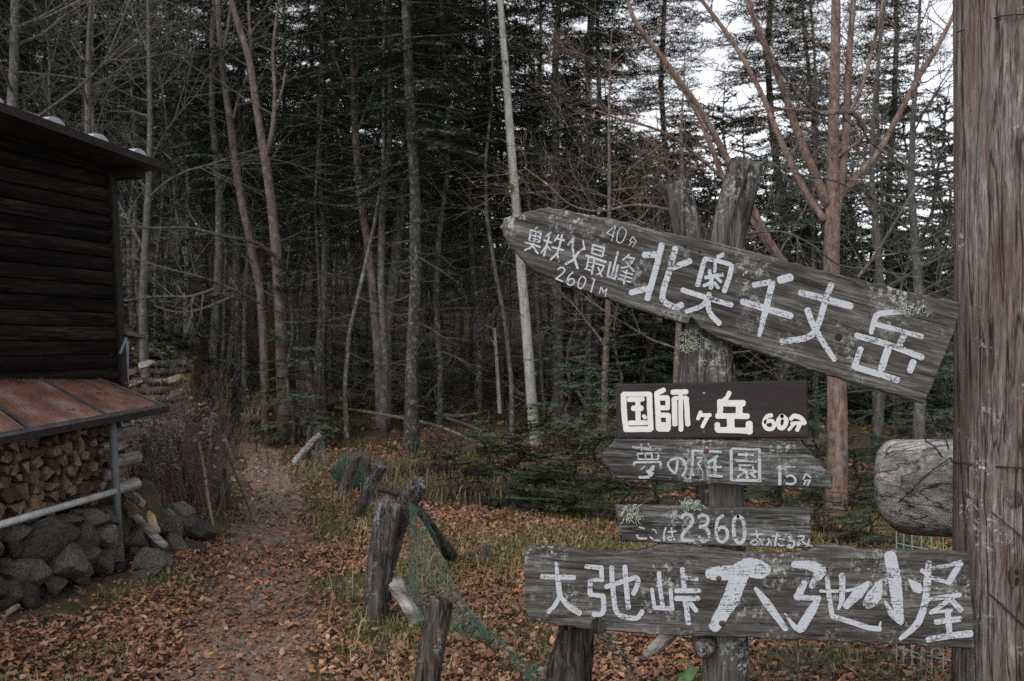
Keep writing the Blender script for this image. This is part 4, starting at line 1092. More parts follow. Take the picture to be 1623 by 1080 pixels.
stake('fence_post', 'thin upright pale stake at the far end of the row', [(488, 740), (489, 715), (491, 695), (492, 677)], 12.3, [11, 10, 9, 8], M['post'], 29)
stake('fence_post', 'pale stake slanting against the far upright stake', [(466, 734), (482, 716), (496, 700), (508, 690)], 12.2, [11, 11, 11, 11], M['log_grey'], 33)
stake('dead_log', 'dark log propped against the leaning post, sloping down right', [(718, 886), (700, 860), (682, 832), (662, 806)], [6.9, 6.7, 6.5, 6.1], [22, 20, 16, 12], M['post_dark'], 41, None, 'log')
stake('dead_log', 'short white-barked log lying by the foot of the stout post', [(664, 990), (652, 968), (640, 950), (628, 928), (623, 916)], [5.35, 5.4, 5.45, 5.5, 5.55], [24, 27, 22, 32, 18], M['log_white'], 43, None, 'log')
stake('dead_log', 'flat grey log lying across the leaf-covered slope', [(735, 884), (760, 886), (790, 888), (818, 890)], [6.95, 6.95, 6.95, 6.95], [15, 18, 18, 15], M['post_dark'], 47, None, 'log')
stake('wood_stub', 'short pale stub of wood standing on the flat lying log', [(774, 892), (772, 880), (770, 864)], 6.8, [14, 13, 11], M['post'], 49, None, 'wood')
stake('wood_stub', 'small broken piece of grey wood on the slope above the lying log', [(750, 850), (760, 853), (768, 850)], 7.7, [8, 9, 9], M['post'], 51, None, 'wood')
stake('dead_log', 'dark mossy log on the ground behind the pale-topped post', [(600, 775), (615, 778), (632, 784)], 8.9, [10, 10, 9], M['post_dark'], 53, None, 'log')
stake('dead_log', 'pale log end lying under the lowest sign board', [(1022, 1042), (1040, 1025), (1058, 1008), (1068, 998)], [4.35, 4.38, 4.42, 4.45], [10, 20, 24, 24], M['log_white'], 55, None, 'log')
# stakes by the rock pile, left of the path
stake('garden_stake', 'rotten dark post left of the path wrapped with a pale strip', [(350, 806), (348, 760), (344, 715), (340, 672)], 9.2, [15, 15, 13, 10], M['pole'], 61, 'stakes left of the path')
stake('garden_stake', 'brown pole leaning left against the rotten post by the path', [(405, 828), (388, 782), (370, 735), (353, 690)], [8.6, 8.7, 8.8, 8.9], [8, 8, 8, 8], M['twig_brown'], 63, 'stakes left of the path')
stake('garden_stake', 'thin pale stick standing at the edge of the dry brush', [(339, 842), (330, 795), (323, 745), (315, 702)], [8.2, 8.25, 8.3, 8.3], [6, 6, 6, 5], M['cream_wood'], 65, 'stakes left of the path')
stake('garden_stake', 'dark stake leaning in the middle of the dry brush', [(304, 808), (297, 770), (290, 730), (283, 695)], 8.9, [10, 10, 9, 8], M['post_dark'], 67, 'stakes left of the path')
stake('garden_stake', 'short dark stake at the awning side of the dry brush', [(222, 765), (226, 740), (229, 712), (231, 690)], 9.3, [10, 10, 9, 9], M['post_dark'], 69, 'stakes left of the path')
stake('garden_stake', 'short dark stake right beside the rotten post', [(365, 812), (360, 780), (356, 745)], 9.0, [7, 7, 6], M['post_dark'], 71, 'stakes left of the path')
mb = MB()
Q, R = dense([P(334, 712, 9.1), P(331, 690, 9.1), P(334, 672, 9.08), P(337, 655, 9.05)], [.012, .022, .026, .012], 5)
tube(mb, Q, R, 7, jit=.2); tag(obj('cloth_strip', mb, M['sheet'], loc=Q[0]), 'pale cloth strip knotted round the top of the rotten post', 'cloth')
mb = MB(); box(mb, P(205, 720, 10.6), Vector((.55, .1, 0)), Vector((0, .02, 0)), Vector((0, .05, .36))); tag(obj('grey_sheet', mb, M['sheet'], loc=P(205, 720, 10.6)), 'pale grey sheet standing behind the dry brush', 'sheet')

# ------------------------------------------------------------------ green netting
def net(name, label, top, bot, nu, nv, r=.0013, sag=.06, seed=1, group='green netting along the fence'):
    rr = random.Random(seed)
    tp_, _ = dense(top, [0] * len(top), 8); bt, _ = dense(bot, [0] * len(bot), 8)
    def at(L, t):
        q = t * (len(L) - 1); i = min(int(q), len(L) - 2); return L[i].lerp(L[i + 1], q - i)
    G = [[None] * (nv + 1) for _ in range(nu + 1)]
    for i in range(nu + 1):
        a = at(tp_, i / nu); b = at(bt, i / nu)
        for j in range(nv + 1):
            t = j / nv
            p = a.lerp(b, t)
            p = p + Vector((rr.uniform(-1, 1) * .006, sag * math.sin(3.14 * t) * mnoise.noise(Vector((i * .15, t * 3, seed))) * 2, rr.uniform(-1, 1) * .006))
            G[i][j] = p
    mb = MB()
    for i in range(nu + 1):
        tube(mb, G[i], r, 3, cap=False)
    for j in range(nv + 1):
        tube(mb, [G[i][j] for i in range(nu + 1)], r, 3, cap=False)
    return tag(obj(name, mb, M['net'], loc=Vector(top[0])), label, 'netting', group)
net('green_netting', 'green netting draped from the leaning post down toward the cut-off post', [P(652, 800, 5.5), P(668, 806, 5.6), P(684, 835, 5.55), P(720, 925, 5.2), P(770, 1000, 4.75)], [P(645, 940, 5.45), P(660, 985, 5.3), P(690, 1000, 5.1), P(730, 1010, 4.95), P(775, 1015, 4.7)], 52, 40, .00065, .05, 2)
net('green_netting', 'bunched green netting hanging straight below the leaning post', [P(648, 795, 5.52), P(654, 800, 5.5), P(660, 806, 5.5)], [P(648, 930, 5.42), P(656, 940, 5.4), P(664, 950, 5.38)], 10, 46, .0008, .02, 3)
net('green_netting', 'trailing green netting on the leaves toward the broken dark post', [P(740, 970, 4.95), P(790, 1010, 4.55), P(830, 1048, 4.15), P(862, 1050, 3.85), P(888, 1010, 3.6)], [P(748, 990, 4.9), P(795, 1030, 4.5), P(835, 1075, 4.1), P(870, 1085, 3.8), P(893, 1050, 3.55)], 64, 12, .0007, .03, 4)
net('green_netting', 'green netting strand from the broken dark post under the sign board', [P(935, 995, 3.5), P(965, 1005, 3.7), P(990, 1030, 3.9), P(1020, 1075, 4.0)], [P(940, 1015, 3.5), P(962, 1025, 3.7), P(980, 1050, 3.9), P(1008, 1095, 4.0)], 36, 9, .0007, .02, 5)
net('green_netting', 'green netting heaped in a mound behind the reddish leaning post', [P(528, 745, 10.3), P(545, 718, 10.3), P(553, 712, 10.3), P(566, 728, 10.2), P(585, 760, 10.1)], [P(522, 765, 10.1), P(540, 768, 10.0), P(553, 770, 10.0), P(570, 772, 10.0), P(590, 775, 9.9)], 50, 26, .0010, .05, 6)
net('green_netting', 'green netting hanging from the slanting far stake', [P(500, 695, 12.2), P(506, 695, 12.2), P(512, 698, 12.2)], [P(498, 738, 12.1), P(510, 740, 12.1), P(524, 742, 12.0)], 18, 26, .0012, .03, 7)
# mound under the far netting
mb = MB()
me_ = bpy.data.objects.new('mossy_mound', rocks[2]); COL.objects.link(me_); me_.location = P(556, 748, 10.4); me_.scale = (.19, .15, .24); tag(me_, 'grey rounded stump under the netting mound', 'stump')

# ------------------------------------------------------------------ trees
def grow(mb, p, d, L, r, lvl, rnd, up=.25, kids=(5, 4, 3), minr=.0022, spread=.9, wig=.22, sides=(7, 5, 4, 3)):
    n = max(4, int(6 - lvl)); pts = [Vector(p)]; rad = [r]; dirs = [d.normalized()]
    dv = d.normalized()
    for i in range(n):
        dv = (dv + Vector((rnd.uniform(-1, 1), rnd.uniform(-1, 1), rnd.uniform(-1, 1))) * wig + Vector((0, 0, up)) * .16).normalized()
        pts.append(pts[-1] + dv * (L / n)); rad.append(max(minr * .6, r * (1 - .82 * (i + 1) / n))); dirs.append(dv)
    tube(mb, pts, rad, sides[min(lvl, 3)], cap=False, rnd=rnd)
    if lvl < len(kids):
        for k in range(kids[lvl]):
            t = rnd.uniform(.25, 1.0); q = t * n; i = min(int(q), n - 1)
            pos = pts[i].lerp(pts[i + 1], q - i); base = dirs[i]
            side = base.cross(Vector((rnd.uniform(-1, 1), rnd.uniform(-1, 1), rnd.uniform(-1, 1)))).normalized()
            nd = (base + side * spread * rnd.uniform(.6, 1.2)).normalized()
            grow(mb, pos, nd, L * rnd.uniform(.38, .62), max(minr, rad[i] * rnd.uniform(.45, .65)), lvl + 1, rnd, up, kids, minr, spread, wig, sides)

def spray_branch(V, F, base, d, L, r, step=.11, twl=.46, tl=.10, tw=.020, droop=.18, lift=.10):
    d = d.normalized(); side = d.cross(Vector((0, 0, 1))).normalized()
    n = max(3, int(L / step))
    for k in range(n):
        t = (k + .5) / n
        if t < .12: continue
        p = base + d * (L * t) + Vector((0, 0, -droop * L * t * t + lift * L * t ** 3)) 
        env = math.sin(min(1.0, t * 1.15 + .12) * 2.75)
        for sg in (-1, 1):
            a = r.uniform(.7, 1.15)
            td = (d * math.cos(a) + side * (sg * math.sin(a)) + Vector((0, 0, r.uniform(-.28, .06)))).normalized()
            ln = twl * max(.25, env) * r.uniform(.65, 1.15) * min(1, L)
            m = max(2, int(ln / (tl * .55))); pr = td.cross(Vector((0, 0, 1))).normalized()
            for j in range(m):
                q = p + td * (ln * (j + .3) / m)
                for s2 in (-1, 1):
                    ap = q + (td * r.uniform(.45, .9) + pr * (s2 * r.uniform(.5, .95)) + Vector((0, 0, r.uniform(-.35, .35)))) * (tl * r.uniform(.75, 1.25))
                    i0 = len(V); V.append(q - td * tw + Vector((0, 0, r.uniform(-.5, .5) * tw))); V.append(q + td * tw); V.append(ap); F.append((i0, i0 + 1, i0 + 2))

def conifer(name, seed, H, r0, cb, cr, bark_m, dead=26, leafm=None, whorl=.33, per=6, dead_len=1.2, lean=.0, top_only=None):
    """prototype tree at the origin; returns the empty (its parts are children)"""
    r = random.Random(seed)
    root = thing(name, None, None, (0, 0, 0))
    mb = MB()
    ax = [Vector((lean * H * t + .30 * mnoise.noise(Vector((t * 3.5, seed * 1.37, 0))), .30 * mnoise.noise(Vector((t * 3.5, seed * 1.37, 5))), H * t - .25 * (t == 0))) for t in np.linspace(0, 1, 12)]
    ra_ = [r0 * (1.28 if i == 0 else 1.0) * (1 - .93 * i / 11) ** .85 for i in range(12)]
    tube(mb, ax, ra_, 10, cap=False, jit=.05, rnd=r)
    obj('trunk', mb, M[bark_m], root, smooth=True)
    def axis_at(z):
        t = max(0, min(.999, z / H)) * 11; i = int(t); return ax[i].lerp(ax[i + 1], t - i), lerp(ra_[i], ra_[i + 1], t - i)
    if dead:
        mb = MB()
        for i in range(dead):
            z = r.uniform(.6, cb * 1.35 + .5); p, rr = axis_at(z); a = r.uniform(0, 6.28)
            d = Vector((math.cos(a), math.sin(a), r.uniform(-.45, .25)))
            grow(mb, p, d, r.uniform(.3, 1) * dead_len, r.uniform(.006, .015), 1, r, -.1, (0, 3, 2), .0022, .7, .14, (5, 4, 3, 3))
        obj('dead_branches', mb, M['twig_dark'] if seed % 3 else M['twig'], root)['kind'] = 'stuff'
    V = []; F = []; mb = MB()
    z = cb
    while z < H - .3:
        f = (H - z) / (H - cb)
        for k in range(per):
            p, rr = axis_at(z + r.uniform(-.2, .2)); a = r.uniform(0, 6.28)
            L = max(.25, cr * (f ** .75) * r.uniform(.55, 1.1) * (.75 + .25 * min(1, (1 - f) * 6)))
            d = Vector((math.cos(a), math.sin(a), lerp(-.22, .55, 1 - f) + r.uniform(-.12, .12)))
            if r.random() < .12: continue
            spray_branch(V, F, p, d, L, r)
            dn = d.normalized()
            tube(mb, [p, p + dn * L * .5 + Vector((0, 0, -.045 * L)), p + dn * L * .9 + Vector((0, 0, -.08 * L))], [.013, .008, .003], 3, cap=False)
        z += whorl * r.uniform(.8, 1.2)
    obj('limbs', mb, M['twig_dark'], root)['kind'] = 'stuff'
    obj_np('crown', V, F, M[leafm or 'needle'], parent=root)['kind'] = 'stuff'
    return root

protos = [conifer('fir_tree', 101, 13.5, .076, 3.9, 1.9, 'bark_fir', 34),
          conifer('fir_tree', 102, 15.0, .108, 4.6, 2.1, 'bark_fir', 40),
          conifer('fir_tree', 103, 12.0, .064, 3.6, 1.6, 'bark_pale', 30),
          conifer('fir_tree', 104, 16.0, .080, 5.2, 2.0, 'bark_pale', 40),
          conifer('fir_tree', 105, 11.0, .054, 4.2, 1.5, 'bark_fir', 34),
          conifer('fir_tree', 106, 14.0, .070, 3.0, 2.0, 'bark_fir', 26)]
slim = [conifer('fir_tree', 111, 9.0, .040, 4.0, 1.1, 'bark_fir', 26, whorl=.4, per=5), conifer('fir_tree', 112, 8.0, .032, 3.6, .9, 'bark_pale', 24, whorl=.4, per=5)]
young = [conifer('young_fir', 121, 3.4, .040, .35, 1.05, 'bark_fir', 0, 'needle', .26, 6), conifer('young_fir', 122, 2.2, .030, .15, .85, 'bark_fir', 0, 'needle_fresh', .22, 6)]
sparse = [conifer('fir_tree', 131, 13.0, .080, 2.6, 1.45, 'bark_fir', 24, whorl=.22, per=7), conifer('fir_tree', 132, 14.5, .09, 3.0, 1.75, 'bark_fir', 24, whorl=.24, per=7)]
used = set()
def place(proto, x, y, scale, rot, label, cat, group, tilt=(0, 0), z=None):
    if proto.name in used: o = copy_thing(proto)
    else: o = proto; used.add(proto.name)
    o.location = (x, y, (ground(x, y) if z is None else z) - .03); o.scale = (scale,) * 3
    o.rotation_euler = (tilt[0], tilt[1], rot)
    tag(o, label, cat, group)
    return o
FG = 'firs in the dense wood beyond the clearing'
spots = []
def ok(x, y, dmin):
    return all((x - a) ** 2 + (y - b) ** 2 > (dmin) ** 2 for a, b in spots)
# trees one can single out
named = [(655, 13.4, 1, .88, 'stout lichen-spotted fir trunk standing just behind the netting posts', (.0, -.035)),
         (695, 15.2, 4, 1.0, 'slim fir right behind the stout lichen-spotted trunk', (0, -.01)),
         (757, 19.5, 3, 1.0, 'fir with a pale mottled trunk leaning slightly left, left of the white trunk', (0, -.06)),
         (605, 15.6, 2, 1.05, 'fir with a thin trunk between the forked birch and the stout fir', (0, -.02)),
         (510, 16.5, 2, .95, 'slim fir beside the dark uprooted root at the path end', (0, .0)),
         (380, 16.2, 0, .9, 'fir standing at the bend where the path enters the wood', (0, .02)),
         (340, 15.4, 2, 1.1, 'grey fir trunk left of the path bend behind the brush', (0, .01)),
         (935, 15.8, 4, 1.0, 'slim fir standing behind the arrow tip of the small board', (0, .0)),
         (1062, 21.0, 5, 1.0, 'bushy fir rising behind the two stake tops of the signpost', (0, .01)),
         (1422, 17.0, 0, .95, 'dark fir between the red birch and the pole', (0, .015)),
         (1232, 18.0, 1, 1.0, 'dark fir whose trunk shows left of the red birch', (0, .0)),
         (1272, 23.0, 0, 1.05, 'fir half hidden behind the upper red birch limbs', (0, .02)),
         (945, 18.5, 5, 1.0, 'dense fir above the left half of the tilted board', (0, .0)),
         (1290, 14.5, 4, .8, 'slim fir trunk close behind the red birch on its left', (0, .03)),
         (1385, 13.5, 4, .75, 'slim fir trunk close behind the red birch on its right', (0, -.02))]
for (px, d, k, sc, lab, tl) in named:
    x = (px - 811.5) / FPX * d; spots.append((x, d))
    place(protos[k] if px < 960 or k == 4 else sparse[k % 2], x, d, sc, px * .7, lab, 'tree', 'firs at the edge of the wood', tl)
tr = random.Random(21)
def fir_label(x, y, pr):
    px = 811.5 + FPX * x / y
    where = 'above the cabin roof' if px < 270 else 'behind the log steps and path bend' if px < 470 else 'between the path and the stout spotted trunk' if px < 650 else 'between the stout spotted trunk and the white trunk' if px < 840 else 'behind the tilted arrow board' if px < 1230 else 'between the red birch and the pole'
    dep = 'near the wood edge' if y < 19 else 'deep in the wood' if y < 30 else 'far back in the wood'
    return ('thin ' if pr in slim else '') + 'fir ' + dep + ' ' + where
n_f = 0; tries = 0
while n_f < 262 and tries < 20000:
    tries += 1
    y = 14.5 + 40 * tr.random() ** 1.25
    u = tr.uniform(-.62, .60)
    x = u * y
    p = path_at(y)
    if p and abs(x - p[0]) < 1.1: continue
    if u > .06: continue
    if u < .06 and y > 40 and tr.random() < .55: continue
    if u < -.33 and y < 17: continue
    dm = .72 if y < 22 else .95
    if not ok(x, y, dm): continue
    spots.append((x, y)); n_f += 1
    if tr.random() < .55: pr = tr.choice(slim); sc = tr.uniform(.8, 1.3)
    else: pr = tr.choice(protos if u < .05 else sparse); sc = tr.uniform(.8, 1.15)
    if y > 27: sc *= .66
    place(pr, x, y, sc, tr.uniform(0, 6.28), fir_label(x, y, pr), 'tree', FG, (tr.uniform(-.04, .04), tr.gauss(0, .04)))
# the far wood that reads as one mass
def far_forest():
    r = random.Random(77); V = []; F = []; tb = MB()
    for i in range(165):
        y = r.uniform(42, 70); u = r.uniform(-.62, .60) if i < 110 else r.uniform(-.62, -.2); x = u * y; g = ground(x, y)
        H = r.uniform(6, 9.5) if u < .04 else r.uniform(6.0, 9.0)
        tube(tb, [(x, y, g - .3), (x, y, g + H * .6), (x, y, g + H)], [.13, .09, .02], 5, cap=False)
        z = g + r.uniform(.6, 2.5)
        while z < g + H - .3:
            f = 1 - (z - g) / H
            for k in range(5):
                a = r.uniform(0, 6.28); d = Vector((math.cos(a), math.sin(a), r.uniform(-.3, .2)))
                spray_branch(V, F, Vector((x, y, z + r.uniform(-.2, .2))), d, max(.5, 2.3 * f ** .7 * r.uniform(.6, 1.1)), r, .55, .9, .42, .10)
            z += .62
    root = thing('far_forest', 'dark mass of firs closing the view far behind the wood', 'forest', (0, 60, 3)); root['kind'] = 'stuff'
    obj('trunks', tb, M['bark_fir'], root)['kind'] = 'stuff'
    obj_np('crowns', V, F, M['needle'], parent=root)['kind'] = 'stuff'
far_forest()
# young firs
yl = [(455, 14.0, 0, .85, 'young fir spreading low branches in front of the forked birch'), (300, 15.0, 0, 1.0, 'young fir right of the log steps'), (215, 14.5, 0, 1.1, 'young fir above the log steps behind the cabin corner'),
      (690, 17.5, 0, 1.1, 'young fir among the trunks in the middle of the wood'), (905, 13.5, 0, .8, 'young fir left of the small sign boards'), (985, 12.2, 0, .75, 'young fir just left of the brown board'), (1240, 13.5, 0, .9, 'young fir behind the brown board, left of the red birch'), (1460, 12.0, 0, .9, 'young fir under the bare twigs beside the pole'), (560, 18.0, 0, 1.2, 'young fir deep between the path and the stout trunk'),
      (1120, 18.0, 0, 1.25, 'young fir far behind the thick leaning stake'), (1185, 20.0, 0, 1.5, 'young fir closing the gap behind the stake tops'), (1290, 19.0, 0, 1.35, 'young fir far back just left of the red birch trunk'), (1345, 17.5, 0, 1.2, 'young fir far back just right of the red birch trunk'), (1430, 18.5, 0, 1.3, 'young fir far back between birch and pole'), (1500, 17.0, 0, 1.25, 'young fir far back at the edge of the pole'), (1030, 19.0, 0, 1.3, 'young fir far behind the middle of the tilted board'), (960, 20.0, 0, 1.4, 'young fir far behind the left half of the tilted board')]
fillr = random.Random(8)
for i in range(30):
    px = 930 + 600 * (i + fillr.random()) / 30; d = fillr.uniform(17, 27); x = (px - 811.5) / FPX * d
    place(young[0], x, d, fillr.uniform(1.3, 1.9) * (d / 20), fillr.uniform(0, 6.28), 'bushy young fir in the far thicket behind the boards and the red birch', 'tree', 'young firs in the far thicket')
yl += []
for (px, d, k, sc, lab) in yl:
    x = (px - 811.5) / FPX * d
    place(young[k], x, d, sc, px, lab, 'tree', 'young firs under the wood')
bl = [(740, 10.6, .42, 'low fir bush at the left end of the dark undergrowth'), (800, 10.3, .50, 'low fir bush in the middle of the dark undergrowth'), (860, 10.0, .46, 'dense low fir bush right of the middle of the undergrowth'), (905, 9.6, .42, 'low fir bush left of the arrow tip'), (945, 9.2, .36, 'low fir bush below the arrow tip'), (830, 11.6, .55, 'taller fir bush behind the dark undergrowth'), (905, 11.3, .5, 'fir bush behind the arrow tip bushes'), (770, 12.0, .45, 'fir bush behind the fallen mossy branch'), (985, 8.8, .34, 'small fir bush behind the 2360 board'),
      (1345, 8.0, .30, 'small fir at the foot of the red birch, left'), (1390, 7.7, .32, 'small fir under the tied log'), (1300, 8.3, .32, 'small fir behind the right end of the 2360 board'), (1460, 8.8, .45, 'fir bush behind the wire panel'), (1230, 9.2, .4, 'fir bush seen between the small boards')]
bl = [(a, b - .55, c_, e) for a, b, c_, e in bl] + [(700, 11.2, .40, 'low fir bush behind the tall withered grass'), (815, 9.2, .40, 'front fir bush spilling onto the leafy slope'), (880, 8.9, .38, 'front fir bush left of the 2360 board'), (950, 10.6, .5, 'fir bush behind the left end of the small boards'), (1180, 10.2, .5, 'fir bush seen right of the signpost below the arrow board'),
    (1040, 9.6, .42, 'fir bush hidden mostly behind the small boards, left of the post'), (1100, 9.0, .40, 'fir bush right behind the signpost between the small boards'), (1275, 9.6, .45, 'fir bush just left of the red birch foot'), (1360, 9.4, .45, 'fir bush just right of the red birch foot'), (1420, 9.0, .42, 'fir bush behind the tied log'), (1250, 11.2, .55, 'taller fir bush behind the red birch foot, left'), (1400, 10.8, .55, 'taller fir bush behind the red birch foot, right'), (1500, 9.8, .5, 'fir bush half hidden by the pole'), (1120, 11.5, .55, 'taller fir bush behind the signpost')]
for (px, d, sc, lab) in bl:
    x = (px - 811.5) / FPX * d
    o_ = place(young[1], x, d, sc * 1.4, px * 1.3, lab, 'bush', 'low fir bushes at the wood edge', z=ground(x, d) - .06)
    o_.scale = (sc * 1.6, sc * 1.6, sc * .85); o_.rotation_euler[0] = .16 * math.sin(px); o_.rotation_euler[1] = .16 * math.cos(px * 1.7)

# traced bare trees
def traced(name, label, stems, mat, twigs, seed, tmat, cat='tree', group=None, tw_len=.9, up=.3, kids=(0, 3, 2), tw_r=.011, thin=.004, wsc=1.0):
    """stems: list of [(px, py, depth, width_px)...]; twigs: number per stem"""
    r = random.Random(seed)
    b = P(*stems[0][0][:3]); root = thing(name, label, cat, (b.x, b.y, ground(b.x, b.y)), group)
    first = True; tw = MB()
    for st, nt_ in zip(stems, twigs):
        Q = [P(a[0], a[1], a[2]) for a in st]; R = [a[3] / 2 / FPX * a[2] * wsc for a in st]
        if first:
            g = Q[0].copy(); g.z = ground(g.x, g.y) - .15
            if g.z < Q[0].z - .02: Q.insert(0, g); R.insert(0, R[0] * 1.15)
        Q, R = dense(Q, R, 6); mb = MB()
        tube(mb, Q, R, 12 if R[0] > .04 else 7, cap=True, jit=.04, rnd=r)
        obj('trunk' if first else 'limb', mb, mat, root, smooth=True); first = False
        for i in range(nt_):
            t = r.uniform(.2, 1) * (len(Q) - 1); k = min(int(t), len(Q) - 2)
            p = Q[k].lerp(Q[k + 1], t - k); ax = (Q[k + 1] - Q[k]).normalized()
            side = ax.cross(Vector((r.uniform(-1, 1), r.uniform(-1, 1), r.uniform(-1, 1)))).normalized()
            grow(tw, p, ax * .5 + side, tw_len * r.uniform(.5, 1.3), max(thin, min(R[k] * .5, tw_r * r.uniform(.6, 1.2))), 1, r, up, kids, .0022, .8, .20, (5, 5, 4, 3))
    obj('twigs', tw, tmat, root)['kind'] = 'stuff'
    return root
D7 = 8.5
traced('red_birch', 'large red-barked birch with many slanting limbs, behind the sign boards', [
    [(1325, 838, D7, 44), (1327, 700, D7, 37), (1326, 600, D7, 34), (1318, 450, D7, 30), (1320, 330, D7, 27), (1321, 200, D7, 20), (1324, 80, D7, 18), (1326, -80, D7, 15), (1330, -300, D7, 8)],
    [(1325, 345, D7, 16), (1337, 250, D7, 15), (1343, 160, D7 + .05, 14), (1347, 70, D7 + .1, 12), (1358, -60, D7 + .1, 9)],
    [(1312, 325, D7, 20), (1290, 275, D7 - .05, 17), (1262, 205, D7 - .1, 15), (1237, 130, D7 - .2, 13), (1205, 55, D7 - .3, 12), (1178, -20, D7 - .4, 10), (1150, -120, D7 - .4, 6)],
    [(1308, 350, D7, 14), (1278, 305, D7 + .1, 13), (1245, 240, D7 + .2, 12), (1205, 145, D7 + .3, 10), (1160, 65, D7 + .4, 9), (1100, -15, D7 + .4, 7)],
    [(1316, 520, D7, 18), (1268, 450, D7 - .2, 16), (1225, 392, D7 - .3, 15), (1195, 335, D7 - .4, 13), (1158, 262, D7 - .5, 13), (1110, 175, D7 - .6, 12), (1052, 95, D7 - .7, 11), (1005, 30, D7 - .8, 9), (985, -40, D7 - .8, 7)],
    [(1316, 545, D7, 16), (1250, 440, D7 - .1, 14), (1190, 345, D7 - .1, 12), (1148, 285, D7 - .1, 11), (1130, 240, D7 - .1, 10), (1100, 170, D7, 8), (1058, 110, D7 + .1, 7)],
    [(1148, 285, D7 - .1, 7), (1090, 235, D7 - .2, 6), (1040, 205, D7 - .3, 5), (985, 190, D7 - .4, 4), (945, 175, D7 - .4, 3)],
    [(1330, 315, D7, 13), (1352, 285, D7 + .1, 12), (1392, 240, D7 + .2, 12), (1425, 180, D7 + .3, 11), (1452, 130, D7 + .3, 10), (1485, 75, D7 + .3, 9), (1515, 15, D7 + .4, 8), (1545, -60, D7 + .4, 6)],
    [(1340, 190, D7, 8), (1365, 140, D7, 8), (1385, 70, D7, 7), (1400, 0, D7, 6)],
    [(1325, 250, D7, 7), (1370, 215, D7 - .2, 6), (1355, 180, D7 - .3, 6), (1300, 178, D7 - .5, 5), (1240, 172, D7 - .6, 4)],
], M['bark_red'], [3, 7, 16, 16, 18, 12, 10, 20, 12, 8], 5, M['twig_brown'], tw_len=.8, tw_r=.006, wsc=.84)
traced('bare_tree', 'slender reddish bare birch left of the forked birch', [
    [(420, 640, 15, 13), (414, 480, 15, 13), (400, 400, 15, 13), (378, 290, 15, 13), (366, 200, 15, 12), (352, 100, 15, 10), (345, 0, 15, 8), (340, -120, 15, 5)],
    [(352, 85, 15, 6), (362, 40, 15, 5), (370, -30, 15, 4)], [(367, 200, 15, 5), (380, 150, 15, 4), (395, 110, 15, 4), (400, 60, 15, 3)]], M['bark_redgrey'], [12, 6, 5], 11, M['twig'], group='bare birches at the wood edge', tw_len=1.3)
traced('bare_tree', 'forked bare birch with a pale red trunk standing beside the path', [
    [(452, 708, 14.3, 26), (448, 600, 14.3, 21), (443, 470, 14.3, 18), (432, 340, 14.3, 15), (420, 250, 14.3, 14), (408, 180, 14.3, 12), (396, 100, 14.3, 11), (378, 40, 14.3, 10), (364, -10, 14.3, 9), (350, -80, 14.3, 6)],
    [(421, 255, 14.3, 8), (432, 205, 14.2, 8), (436, 150, 14.2, 7), (433, 90, 14.2, 6), (437, 40, 14.2, 5), (445, -20, 14.2, 4)], [(436, 180, 14.2, 4), (448, 140, 14.2, 4), (452, 110, 14.2, 3)], [(398, 105, 14.3, 5), (396, 50, 14.4, 5), (393, -20, 14.4, 4)]], M['bark_redgrey'], [14, 7, 4, 6], 13, M['twig'], group='bare birches at the wood edge', tw_len=1.2)
traced('bare_tree', 'bare birch with reddish stem and upright forks, in the middle of the wood edge', [
    [(603, 650, 15.6, 15), (596, 520, 15.6, 14), (585, 400, 15.6, 13), (570, 300, 15.6, 12), (563, 200, 15.6, 12), (560, 100, 15.6, 10), (553, 40, 15.6, 8), (548, -20, 15.6, 6), (545, -100, 15.6, 4)],
    [(561, 110, 15.6, 6), (572, 60, 15.6, 5), (568, -20, 15.6, 4)], [(562, 120, 15.6, 6), (580, 70, 15.6, 5), (592, -10, 15.6, 4)], [(560, 165, 15.6, 5), (545, 130, 15.6, 4), (530, 90, 15.6, 4), (522, 70, 15.6, 3)], [(568, 205, 15.6, 5), (590, 150, 15.6, 4), (603, 105, 15.6, 4), (612, 40, 15.6, 3)]], M['bark_redgrey'], [12, 5, 6, 5, 6], 17, M['twig'], group='bare birches at the wood edge', tw_len=1.2)
traced('dead_tree', 'tall white barkless trunk rising left of the tilted arrow board', [
    [(850, 725, 14.0, 22), (843, 640, 14.0, 20), (834, 520, 14.0, 18), (826, 430, 14.0, 17), (818, 330, 14.0, 16), (809, 220, 14.0, 15), (802, 120, 14.0, 13), (794, 20, 14.0, 11), (790, -60, 14.0, 9), (788, -160, 14, 6)]], M['bark_white'], [16], 19, M['twig'], wsc=.86, tw_len=.9, up=-.1, kids=(0, 2, 1), tw_r=.008)
mb = MB(); me_ = bpy.data.objects.new('moss_clump', rocks[0].copy()); me_.data.materials[0] = M['moss']; COL.objects.link(me_); me_.location = P(810, 297, 13.9); me_.scale = (.05, .05, .05); tag(me_, 'small brown moss clump on the white barkless trunk', 'moss')
